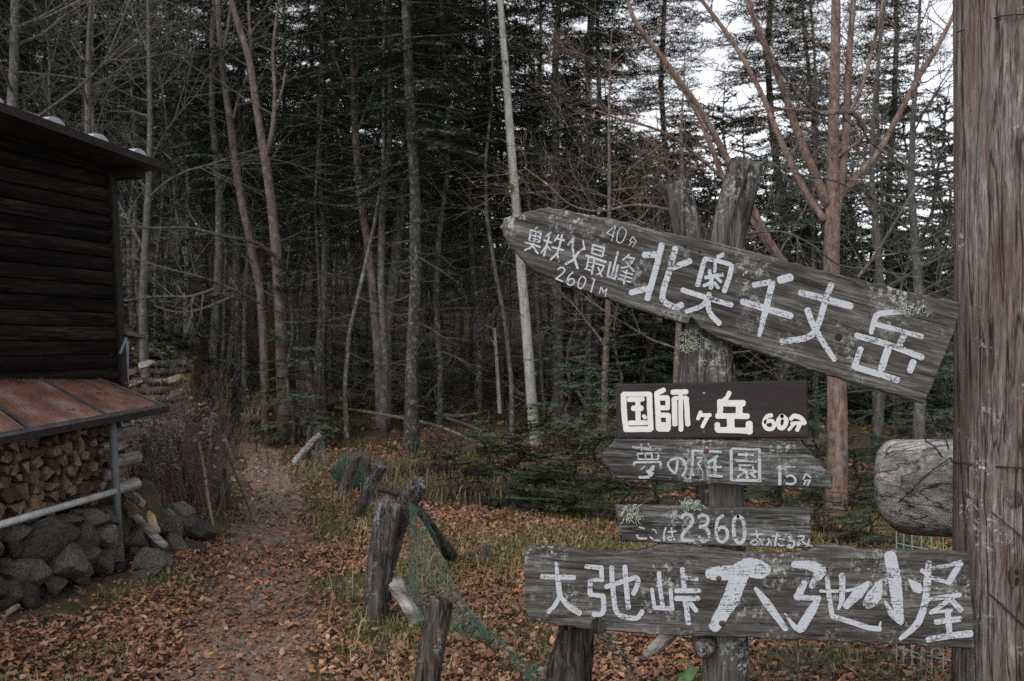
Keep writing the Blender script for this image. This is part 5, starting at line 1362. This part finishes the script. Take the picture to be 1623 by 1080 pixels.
# other bare trees: grey twiggy ones on the left behind the cabin, on the right beside the pole
def bare(name, label, px, py, d, H, r0, seed, mat, group, up=.35, kids=(9, 6, 4), wig=.16, spread=.8, lean=(0, 0), from_ground=True):
    r = random.Random(seed); b = P(px, py, d)
    gz = ground(b.x, b.y)
    root = thing(name, label, 'tree', (b.x, b.y, gz), group)
    z0 = gz - .1
    n = 9; pts = []; rad = []
    for i in range(n + 1):
        t = i / n
        pts.append(Vector((b.x + lean[0] * H * t + .18 * mnoise.noise(Vector((t * 2.5, seed, 1))), b.y + lean[1] * H * t + .18 * mnoise.noise(Vector((t * 2.5, seed, 8))), z0 + H * t))); rad.append(r0 * (1 - .9 * t))
    mb = MB(); tube(mb, pts, rad, 9, cap=False, jit=.05, rnd=r); obj('trunk', mb, mat, root, smooth=True)
    tw = MB()
    for k in range(kids[0]):
        t = r.uniform(.25, .98) * n; i = int(t); p = pts[i].lerp(pts[min(i + 1, n)], t - i); a = r.uniform(0, 6.28)
        grow(tw, p, Vector((math.cos(a), math.sin(a), r.uniform(.1, .9))), H * .30 * r.uniform(.6, 1.2) * (1.15 - .6 * t / n), max(.005, rad[i] * .36), 1, r, up, (0,) + tuple(k_ + 2 for k_ in kids[1:]), .0020, spread, wig, (6, 5, 4, 3))
    obj('twigs', tw, M['twig'] if mat is not M['twig_brown'] else mat, root)['kind'] = 'stuff'
GB = 'grey bare trees with tangled twigs'
bare('bare_tree', 'grey bare tree with a twiggy crown at the upper left corner', 20, 560, 12.5, 8.5, .10, 31, M['twig'], GB, kids=(14, 7, 4))
bare('bare_tree', 'bare twiggy tree above the middle of the cabin roof', 130, 560, 14.0, 7.2, .08, 32, M['twig'], GB, kids=(16, 7, 4), lean=(.03, 0))
bare('bare_tree', 'bare twiggy tree rising just beyond the cabin eave', 235, 580, 13.5, 7.5, .07, 33, M['twig'], GB, kids=(16, 7, 4), up=.1, spread=1.0)
bare('bare_tree', 'thin bare tree left of the reddish birch', 300, 600, 16.5, 8.0, .07, 34, M['twig_dark'], GB, kids=(14, 6, 4), up=.1)
bare('bare_tree', 'bare tree with arching grey twigs next to the pole', 1455, 700, 9.6, 5.6, .065, 35, M['twig'], GB, kids=(20, 7, 5), up=.05, spread=1.1, wig=.24)
bare('bare_tree', 'thin bare tree between the red birch and the pole', 1395, 700, 11.0, 6.2, .06, 36, M['twig'], GB, kids=(16, 7, 4), up=.1, spread=1.0, wig=.22)
bare('bare_tree', 'brown bare tree whose twigs fill the gap above the tilted board', 965, 700, 12.6, 5.6, .055, 37, M['twig_brown'], GB, kids=(18, 7, 5), up=.1, spread=1.0, wig=.2)
bare('bare_tree', 'thin bare tree behind the tops of the signpost stakes', 1080, 700, 12.0, 5.4, .05, 38, M['twig_brown'], GB, kids=(16, 6, 4), up=.2, spread=1.0, wig=.2)
# long pale dead branches crossing at the left
def branch(label, pts, wpx, seed, tw=8, mat='twig', name='dead_branch', tl=.4, group=None):
    r = random.Random(seed); Q = [P(*q) for q in pts]
    Q, R = dense(Q, [lerp(wpx[0], wpx[1], i / (len(Q) - 1)) / 2 / FPX * Q[i].y for i in range(len(Q))], 6)
    mb = MB(); tube(mb, Q, R, 6, jit=.08, rnd=r)
    for i in range(tw):
        t = r.uniform(.1, 1) * (len(Q) - 1); k = min(int(t), len(Q) - 2); ax = (Q[k + 1] - Q[k]).normalized()
        side = ax.cross(Vector((r.uniform(-1, 1), r.uniform(-1, 1), r.uniform(-1, 1)))).normalized()
        grow(mb, Q[k], ax * .8 + side, tl * r.uniform(.5, 1.3), max(.003, R[k] * .5), 1, r, .05, (0, 3, 2), .002, .8, .2, (5, 4, 3, 3))
    tag(obj(name, mb, M[mat], loc=Q[0]), label, 'branch', group)
branch('long pale dead branch reaching left from the forked birch toward the cabin', [(434, 405, 14.2), (405, 385, 13.9), (355, 375, 13.5), (300, 362, 13.2), (240, 362, 12.8), (180, 358, 12.4)], (8, 3), 1, 16)
branch('pale dead branch crossing below the long one near the cabin wall', [(410, 480, 13.8), (370, 460, 13.4), (320, 440, 13.0), (260, 425, 12.7), (200, 405, 12.5)], (6, 2), 2, 12)
branch('pale dead branch low beside the cabin wall above the steps', [(340, 458, 12.5), (300, 470, 12.3), (250, 470, 12.2), (190, 478, 12)], (5, 2), 3, 12)
branch('curved pale branch below the dead ones near the log steps', [(370, 470, 13.5), (320, 490, 13.2), (280, 495, 13), (245, 485, 13)], (5, 2), 4, 8)
branch('long twig arching across the gap in front of the red birch trunk', [(1180, 370, 6.9), (1240, 368, 7.0), (1285, 388, 7.0), (1330, 420, 7.1), (1380, 428, 7.2), (1450, 440, 7.3), (1525, 470, 7.4)], (4, 2), 5, 18, tl=.5)
branch('pale twig sweeping from the thick stake top toward the red birch', [(1165, 238, 6.6), (1205, 250, 6.7), (1260, 275, 6.9), (1330, 290, 7.2), (1400, 330, 7.4), (1500, 350, 7.6)], (4, 2), 6, 16, tl=.5)
branch('grey twigs sweeping left above the tilted board', [(1110, 345, 7.5), (1070, 335, 7.4), (1010, 325, 7.3), (950, 335, 7.3), (905, 325, 7.3), (870, 295, 7.3), (830, 265, 7.4)], (5, 2), 7, 18, 'twig_brown', tl=.5)
branch('dark branch curving left to right in front of the upper red birch trunk', [(1230, 100, 6.9), (1290, 175, 7.0), (1350, 180, 7.0), (1380, 225, 7.1), (1430, 260, 7.1), (1490, 290, 7.2), (1540, 300, 7.3)], (6, 3), 8, 18, 'twig_dark', tl=.6)
branch('bare branch rising across the tilted board from behind its right half', [(1360, 440, 7.6), (1390, 400, 7.6), (1420, 350, 7.6), (1450, 300, 7.7), (1500, 230, 7.8)], (6, 3), 9, 14, tl=.5)

# fallen poles in the wood
FB = 'fallen branches on the forest floor'
branch('long pale fallen pole lying behind the netting posts', [(532, 646, 15.0), (600, 656, 14.4), (680, 672, 13.8), (735, 692, 13.2), (778, 714, 12.6)], (4, 5), 21, 2, 'twig_brown', 'fallen_branch', .2, FB)
branch('fallen brown branch behind the stout fir trunk', [(690, 655, 16.5), (720, 660, 16.2), (760, 655, 16)], (7, 5), 22, 3, 'twig_brown', 'fallen_branch', .3, FB)
branch('short pale fallen branch beside the long fallen pole', [(705, 662, 15.2), (735, 672, 14.6), (765, 684, 14.2)], (5, 4), 23, 2, 'twig', 'fallen_branch', .2, FB)
branch('mossy curved branch lying before the dark undergrowth', [(730, 748, 11.0), (752, 726, 11.3), (775, 720, 11.5), (796, 713, 11.7)], (9, 4), 24, 4, 'moss', 'fallen_branch', .2, FB)
branch('thin leaning dead stem right of the white trunk', [(915, 620, 14.5), (935, 655, 13.8), (955, 680, 13.2)], (5, 4), 25, 3, 'twig', 'fallen_branch', .3, FB)
branch('curved white root-like branch at the foot of the white trunk', [(845, 628, 15), (825, 625, 14.8), (812, 612, 14.8), (810, 595, 14.8)], (8, 6), 26, 2, 'twig', 'fallen_branch', .2, FB)
branch('upright thin pale dead stem left of the white trunk', [(792, 655, 16), (789, 600, 16), (786, 550, 16), (784, 520, 16)], (6, 4), 27, 2, 'bark_white', 'dead_sapling', .2)

# log steps climbing left behind the cabin
ls = thing('log_steps', 'flight of rough log steps climbing the slope beyond the cabin corner', 'steps', (P(250, 650, 12.4).x, 12.4, ground(P(250, 650, 12.4).x, 12.4)))
for i in range(9):
    y = 648 - i * 14.2; d = 12.2 + i * .42; wv = 56 - i * 2
    mb = MB(); r = random.Random(i); cx = 245 + i * 5
    tube(mb, [P(cx - wv, y + r.uniform(-2, 2), d), P(cx, y - 1, d), P(cx + wv * .8, y - 3 + r.uniform(-2, 2), d + .1)], [.042, .048, .042], 8, jit=.1, rnd=r)
    obj('step_log', mb, M['log_dark'] if i % 2 else M['post_dark'], ls, smooth=True)
    mb = MB(); box(mb, P(cx - wv, y + 1, d + .05), P(cx + wv * .8, y + 1, d + .05) - P(cx - wv, y + 1, d + .05), Vector((0, .42, 0)), Vector((0, 0, -.16))); obj('tread', mb, M['soil'], ls)
for i, (px, py, d, lab) in enumerate(((232, 577, 12.6, 'pale split log on the left side of the log steps'), (208, 590, 12.3, 'reddish split log lowest left of the log steps'), (278, 600, 12.4, 'yellow split log lying right of the log steps'), (282, 622, 12.2, 'pale split log at the lower right of the log steps'), (218, 605, 12.2, 'brown split log beside the lower log steps'))):
    plank('split_log', lab, P(px - 10, py + 4, d), P(px + 11, py - 3, d - .1), .075, .06, M['cream_wood'] if i == 2 else M['log_white'] if i == 0 else M['log_dark'], 'log')

# dark root plate at the path end and far stump
mb = post_mesh([P(490, 672, 16.2), P(491, 640, 16.2), P(487, 600, 16.2), P(483, 570, 16.2)], [.28, .20, .13, .06], 12, .25, 77, .05)
tag(obj('dead_stump', mb, M['log_dark'], loc=P(490, 660, 16.2), smooth=True), 'dark broad stump at the forest edge right of the forked birch', 'stump')

# ------------------------------------------------------------------ ground cover
gr = np.random.RandomState(4)
def in_view(y, m=.56): return gr.uniform(-m, m, len(y)) * y
def clear(x, y):
    """outside the stone foundation and cabin"""
    rel_x = x - WC.x; rel_y = y - WC.y
    n_ = rel_x * WN.x + rel_y * WN.y; t_ = rel_x * WD.x + rel_y * WD.y
    return ~((n_ < .40) & (t_ < .15))
gz = np.vectorize(ground)
def leaves(name, label, N, ymin, ymax, smin, smax, dens, seed):
    gr.seed(seed)
    y = np.sqrt(gr.uniform(ymin ** 2, ymax ** 2, N)); x = in_view(y)
    keep = clear(x, y) & (gr.rand(N) < dens(x, y)); x, y = x[keep], y[keep]; N = len(x)
    z = gz(x, y) + .012 + gr.uniform(0, .022, N)
    s = smin + (smax - smin) * gr.uniform(0, 1, N) ** 1.7; a = gr.uniform(0, 6.283, N)
    tilt = gr.normal(0, .38, (N, 2))
    f = np.stack([np.cos(a), np.sin(a), tilt[:, 0]], 1); rgt = np.stack([-np.sin(a), np.cos(a), tilt[:, 1]], 1)
    cu = gr.uniform(.0, .55, N); fold = gr.uniform(-.2, .8, N)
    pts = [(-.5, 0), (-.3, .22), (.0, .31), (.3, .19), (.55, 0), (.3, -.19), (.0, -.31), (-.3, -.22)]
    c0 = np.stack([x, y, z], 1); V = np.zeros((N, 8, 3), np.float32)
    for k, (u, v) in enumerate(pts):
        v2 = v * gr.uniform(.55, 1.35, N); u2 = u * gr.uniform(.8, 1.2, N) + gr.normal(0, .05, N)
        V[:, k] = c0 + f * (u2 * s)[:, None] + rgt * (v2 * s)[:, None]
        V[:, k, 2] += s * (cu * u * u * 2.0 + fold * abs(v) * 1.1 + gr.normal(0, .05, N))
    b = (np.arange(N) * 8)[:, None]
    F = np.concatenate([b + np.array([[0, 1, 2]]), b + np.array([[0, 2, 4]]), b + np.array([[2, 3, 4]]), b + np.array([[0, 4, 6]]), b + np.array([[0, 6, 7]]), b + np.array([[4, 5, 6]])])
    pal = np.array(LEAFC); C = pal[gr.randint(0, len(pal), N)] * gr.uniform(.5, 1.2, (N, 1))
    gy = C.mean(1, keepdims=True) * np.array([[1.12, 1.0, .86]]); C = C + (gy - C) * (gr.rand(N, 1) ** 1.6 * .5)
    C = C * np.array([[1.12, 1.02, .95]]); C = C * (1 + .35 * vnoise(x, y, 1.6, 30))[:, None]
    o = obj_np(name, V.reshape(-1, 3), F, M['attr_leaf'], np.repeat(C, 8, 0)); tag(o, label, 'leaves', kind='stuff')
def vnoise(x, y, s, o=0): return np.array([mnoise.noise(Vector((a * s, b * s, o))) for a, b in zip(x, y)])
def path_d(x, y):
    py = np.array([p[1] for p in PATH]); pxx = np.array([p[0] for p in PATH]); pw = np.array(PATHW)
    return (x - np.interp(y, py, pxx)) / np.interp(y, py, pw)
def dens_near(x, y):
    d = np.abs(path_d(x, y)); n = vnoise(x, y, .9) + .6 * vnoise(x, y, 2.6, 5)
    base = np.clip(.52 + 1.25 * n, .05, 1)
    nn = vnoise(x, y, 3.0, 40)
    base = np.where(d < .85 + .3 * nn, base * .34 + .07, base)
    base = np.where((x > -.6) & (y < 8), np.clip(base + .25, 0, 1), base)
    return base
leaves('fallen_leaves', 'brown fallen leaves covering the clearing and path', 165000, 3.2, 9.0, .014, .050, dens_near, 1)
leaves('fallen_leaves', 'brown fallen leaves thinning out toward the wood', 60000, 9.0, 15.5, .026, .062, lambda x, y: dens_near(x, y) * np.clip(1.2 - (y - 9) / 8, .15, 1), 2)
leaves('fallen_leaves', 'scattered leaves and litter on the shaded forest floor', 9000, 15.0, 30.0, .08, .16, lambda x, y: np.full(len(x), .6), 3)

def grass(name, label, N, ymin, ymax, lmin, lmax, dens, pal, seed, tuft=9, rad=.05, wid=.004, bend=.6):
    gr.seed(seed)
    y = np.sqrt(gr.uniform(ymin ** 2, ymax ** 2, N)); x = in_view(y)
    keep = clear(x, y) & (gr.rand(N) < dens(x, y)); x, y = x[keep], y[keep]
    x = np.repeat(x, tuft) + gr.normal(0, rad, len(x) * tuft); y = np.repeat(y, tuft) + gr.normal(0, rad, len(y) * tuft); N = len(x)
    z = gz(x, y) + .004; a = gr.uniform(0, 6.283, N); L = gr.uniform(lmin, lmax, N); bd = gr.uniform(.15, bend, N)
    d = np.stack([np.cos(a), np.sin(a), np.zeros(N)], 1); s = np.stack([-np.sin(a), np.cos(a), np.zeros(N)], 1); up = np.array([0, 0, 1.0])
    c0 = np.stack([x, y, z], 1); w = wid * gr.uniform(.6, 1.3, N)
    V = np.zeros((N, 5, 3), np.float32)
    m = c0 + d * (L * bd * .35)[:, None] + up * (L * .6)[:, None]; tp = c0 + d * (L * bd)[:, None] + up * (L * (1 - .45 * bd))[:, None]
    V[:, 0] = c0 - s * w[:, None]; V[:, 1] = c0 + s * w[:, None]; V[:, 2] = m + s * (w * .7)[:, None]; V[:, 3] = m - s * (w * .7)[:, None]; V[:, 4] = tp
    b = (np.arange(N) * 5)[:, None]
    F = np.concatenate([b + np.array([[0, 1, 2]]), b + np.array([[0, 2, 3]]), b + np.array([[3, 2, 4]])])
    pal = np.array(pal); C = pal[gr.randint(0, len(pal), N)] * gr.uniform(.6, 1.25, (N, 1))
    o = obj_np(name, V.reshape(-1, 3), F, M['attr_grass'], np.repeat(C, 5, 0)); tag(o, label, 'grass', kind='stuff')
GREEN = [(0.0861, 0.1066, 0.0369), (0.0656, 0.0886, 0.0344), (0.1148, 0.1230, 0.0451), (0.1476, 0.1353, 0.0615), (0.1804, 0.1476, 0.0820)]
STRAW = [(.26, .21, .115), (.20, .155, .080), (.30, .25, .145), (.15, .12, .055), (.11, .115, .04)]
def g_short(x, y):
    d = np.abs(path_d(x, y)); n = vnoise(x, y, .8, 3) + .5 * vnoise(x, y, 2.2, 8)
    lf = vnoise(x, y, .9) + .6 * vnoise(x, y, 2.6, 5)
    fd = (x - WC.x) * WN.x + (y - WC.y) * WN.y
    return np.where((d < .95) | ((fd < .95) & (y < 8)), 0, np.clip(n * .9 + .12 - lf * 1.3, 0, 1))
grass('grass', 'short green grass and moss in patches beside the path', 22000, 3.3, 13.5, .035, .11, g_short, GREEN, 11, 8, .06, .0028, 1.7)
def g_straw(x, y):
    fx = np.interp(y, [3.4, 4, 5.6, 8.9, 10, 12.3], [.2, -.3, -.76, -1.39, -1.72, -2.5])
    d = np.abs(x - fx - .05); n = vnoise(x, y, 1.4, 12)
    return np.where(d < .45, np.clip(.5 + n, 0, 1), 0) * np.where(np.abs(path_d(x, y)) < 1.0, 0, 1)
grass('dry_grass', 'straw-coloured grass tufts along the old posts', 2600, 3.4, 12.5, .08, .24, g_straw, STRAW, 12, 9, .045, .0024, 1.8)
def g_band(x, y):
    u = x / y; n = vnoise(x, y, 1.0, 14)
    return np.where((u > -.13) & (u < .0) & (y > 9.6) & (y < 12), np.clip(.8 + n, 0, 1), 0)
grass('dry_grass', 'tall withered grass band in front of the stout fir', 2600, 9.6, 12.0, .10, .30, g_band, [(.15, .115, .07), (.11, .088, .05), (.19, .15, .09), (.075, .065, .03)], 13, 9, .10, .005, 1.5)
def g_forest(x, y):
    n = vnoise(x, y, .7, 17); return np.clip(.35 + n, 0, 1)
grass('undergrowth', 'dark low undergrowth covering the forest floor', 7000, 12.5, 32, .08, .26, g_forest, [(.030, .040, .016), (.045, .050, .020), (.060, .050, .025), (.024, .034, .016)], 14, 8, .10, .010, 1.0)
def g_slope(x, y):
    n = vnoise(x, y, .9, 21); return np.where((x > -.8) & (y > 6.2) & (y < 8.4 + .6 * n), np.clip(.45 + n, 0, 1), 0) * np.where(np.abs(path_d(x, y)) < 1.2, 0, 1)
grass('grass', 'olive and tan grass on the leafy slope behind the signs', 16000, 6.2, 12.0, .03, .11, g_slope, [(.20, .165, .07), (.145, .135, .05), (.25, .195, .095), (.11, .12, .042)], 15, 7, .07, .0035, 1.8)

# gravel on the path
def gravel():
    gr.seed(9); import bmesh
    V = []; F = []
    base = [np.array([v.co[:] for v in m_.vertices]) for m_ in pebs]; bf = [np.array([p.vertices[:] for p in m_.polygons]) for m_ in pebs]
    n0 = 0
    for i in range(1500):
        y = math.sqrt(gr.uniform(3.4 ** 2, 12.5 ** 2)); c, w = path_at(y); t = gr.normal(0, .42)
        if abs(t) > 1.2: continue
        x = c + t * w; s = gr.choice([.010, .014, .02, .032], p=[.4, .35, .2, .05]) * gr.uniform(.7, 1.3)
        k = gr.randint(5); a = gr.uniform(0, 6.28); R = np.array([[math.cos(a), -math.sin(a), 0], [math.sin(a), math.cos(a), 0], [0, 0, 1]])
        v = (base[k] * np.array([1, .8, .6]) * s) @ R.T + np.array([x, y, ground(x, y) + .012 + s * .15])
        V.append(v); F.append(bf[k] + n0); n0 += len(v)
    o = obj_np('gravel', np.concatenate(V), np.concatenate(F), M['pebble']); tag(o, 'small pale stones bedded in the path', 'gravel', kind='stuff')
gravel()

# dry brush beside the rock pile
def brush():
    r = random.Random(3); mb = MB()
    for i in range(300):
        px = r.uniform(205, 345); d = r.uniform(8.3, 10.2); x = (px - 811.5) / FPX * d; g = ground(x, d)
        h_ = r.uniform(.45, 1.05); b = Vector((x, d, g))
        dv = Vector((r.uniform(-.35, .35), r.uniform(-.3, .3), 1))
        grow(mb, b, dv, h_, r.uniform(.003, .007), 2, r, .2, (0, 0, 3), .0018, .6, .16, (4, 4, 3, 3))
    tag(obj('dry_brush', mb, M['twig_brown'], loc=P(270, 760, 9)), 'tangle of dry brown stalks between the rock pile and the path', 'brush', kind='stuff')
    gr.seed(5); L = MB()
    for i in range(900):
        px = r.uniform(205, 345); d = r.uniform(8.3, 10.2); x = (px - 811.5) / FPX * d; g = ground(x, d)
        c = Vector((x, d, g + r.uniform(.35, 1.0))); a = r.uniform(0, 6.28)
        leaf_shape(L, c, Vector((math.cos(a), math.sin(a), r.uniform(-1, 1))).normalized(), Vector((-math.sin(a), math.cos(a), r.uniform(-1, .4))).normalized(), Vector((0, 0, 1)), r.uniform(.03, .06), r, r.choice([(.10, .07, .055), (.14, .10, .08), (.07, .05, .04), (.19, .15, .13)]))
    tag(obj('withered_leaves', L, M['attr_leaf'], loc=P(270, 740, 9), col=True), 'withered curled leaves hanging in the dry brush', 'leaves', kind='stuff')
brush()

# seedlings and broad-leaved plants below the lowest board
def seedling(label, px, d, h_, seed):
    r = random.Random(seed); x = (px - 811.5) / FPX * d; g = ground(x, d)
    root = thing('fir_seedling', label, 'plant', (x, d, g), 'fir seedlings under the sign boards')
    mb = MB(); tube(mb, [(x, d, g), (x + .01, d, g + h_ * .6), (x, d, g + h_)], [.005, .004, .002], 5); obj('stem', mb, M['twig_brown'], root)
    V = []; F = []
    for k in range(22):
        z = g + h_ * r.uniform(.1, 1); a = r.uniform(0, 6.28); L = h_ * r.uniform(.3, .75) * (1.25 - (z - g) / h_)
        dv = Vector((math.cos(a), math.sin(a), r.uniform(0, .4))); b = Vector((x, d, z)); sd_ = dv.cross(Vector((0, 0, 1))).normalized()
        n = int(L / .007)
        for j in range(n):
            q = b + dv * (L * j / n)
            for s in (-1, 1):
                ap = q + (dv * .5 + sd_ * s + Vector((0, 0, r.uniform(-.1, .5)))).normalized() * r.uniform(.015, .026)
                i0 = len(V); V += [q - dv * .0016, q + dv * .0016, ap]; F.append((i0, i0 + 1, i0 + 2))
    obj_np('needles', V, F, M['needle_fresh'], parent=root)
for i, (px, d, h_, lab) in enumerate(((1215, 4.15, .30, 'fir seedling just right of the signpost foot'), (1262, 4.3, .34, 'fir seedling under the middle of the lowest board'), (1310, 4.1, .30, 'fir seedling under the second large character from the right end'), (1362, 4.35, .36, 'tall fir seedling between the signpost and the pole'), (1415, 4.15, .32, 'fir seedling nearer the pole under the lowest board'), (1465, 4.25, .36, 'fir seedling beside the foot of the pole'), (1290, 4.6, .34, 'fir seedling behind the others below the board'), (1440, 4.7, .36, 'fir seedling behind those near the pole'))):
    seedling(lab, px, d, h_, i)
def broad(label, px, d, h_, seed):
    r = random.Random(seed); x = (px - 811.5) / FPX * d; g = ground(x, d)
    root = thing('broadleaf_plant', label, 'plant', (x, d, g), 'broad-leaved plants under the sign boards')
    for k in range(8):
        a = r.uniform(0, 6.28); t = Vector((math.cos(a), math.sin(a), 0)); L = r.uniform(.08, .14); mb = MB(); s = t.cross(Vector((0, 0, 1)))
        p0 = Vector((x, d, g)); p1 = p0 + t * .03 + Vector((0, 0, h_ * r.uniform(.5, 1)))
        for i, (f, w) in enumerate(((0, .004), (.25, .018), (.5, .024), (.75, .017), (1, .001))):
            q = p1 + t * (L * f) + Vector((0, 0, .03 * f - .09 * f * f))
            mb.v += [q - s * w + Vector((0, 0, .006)), q, q + s * w + Vector((0, 0, .006))]
        for i in range(4):
            for m_ in range(2): mb.f.append([i * 3 + m_, i * 3 + m_ + 1, i * 3 + m_ + 4, i * 3 + m_ + 3])
        tube(mb, [p0, p1], .0025, 4, cap=False)
        obj('leaf', mb, M['broad_leaf'], root)
for i, (px, d, h_, lab) in enumerate(((1050, 4.15, .12, 'bright green plant left of the signpost foot'), (1085, 4.0, .13, 'green plant touching the signpost foot'), (1105, 4.35, .16, 'upright green plant close behind the signpost foot'), (1030, 3.95, .08, 'low green plant farthest from the signpost foot'))):
    broad(lab, px, d, h_, i)
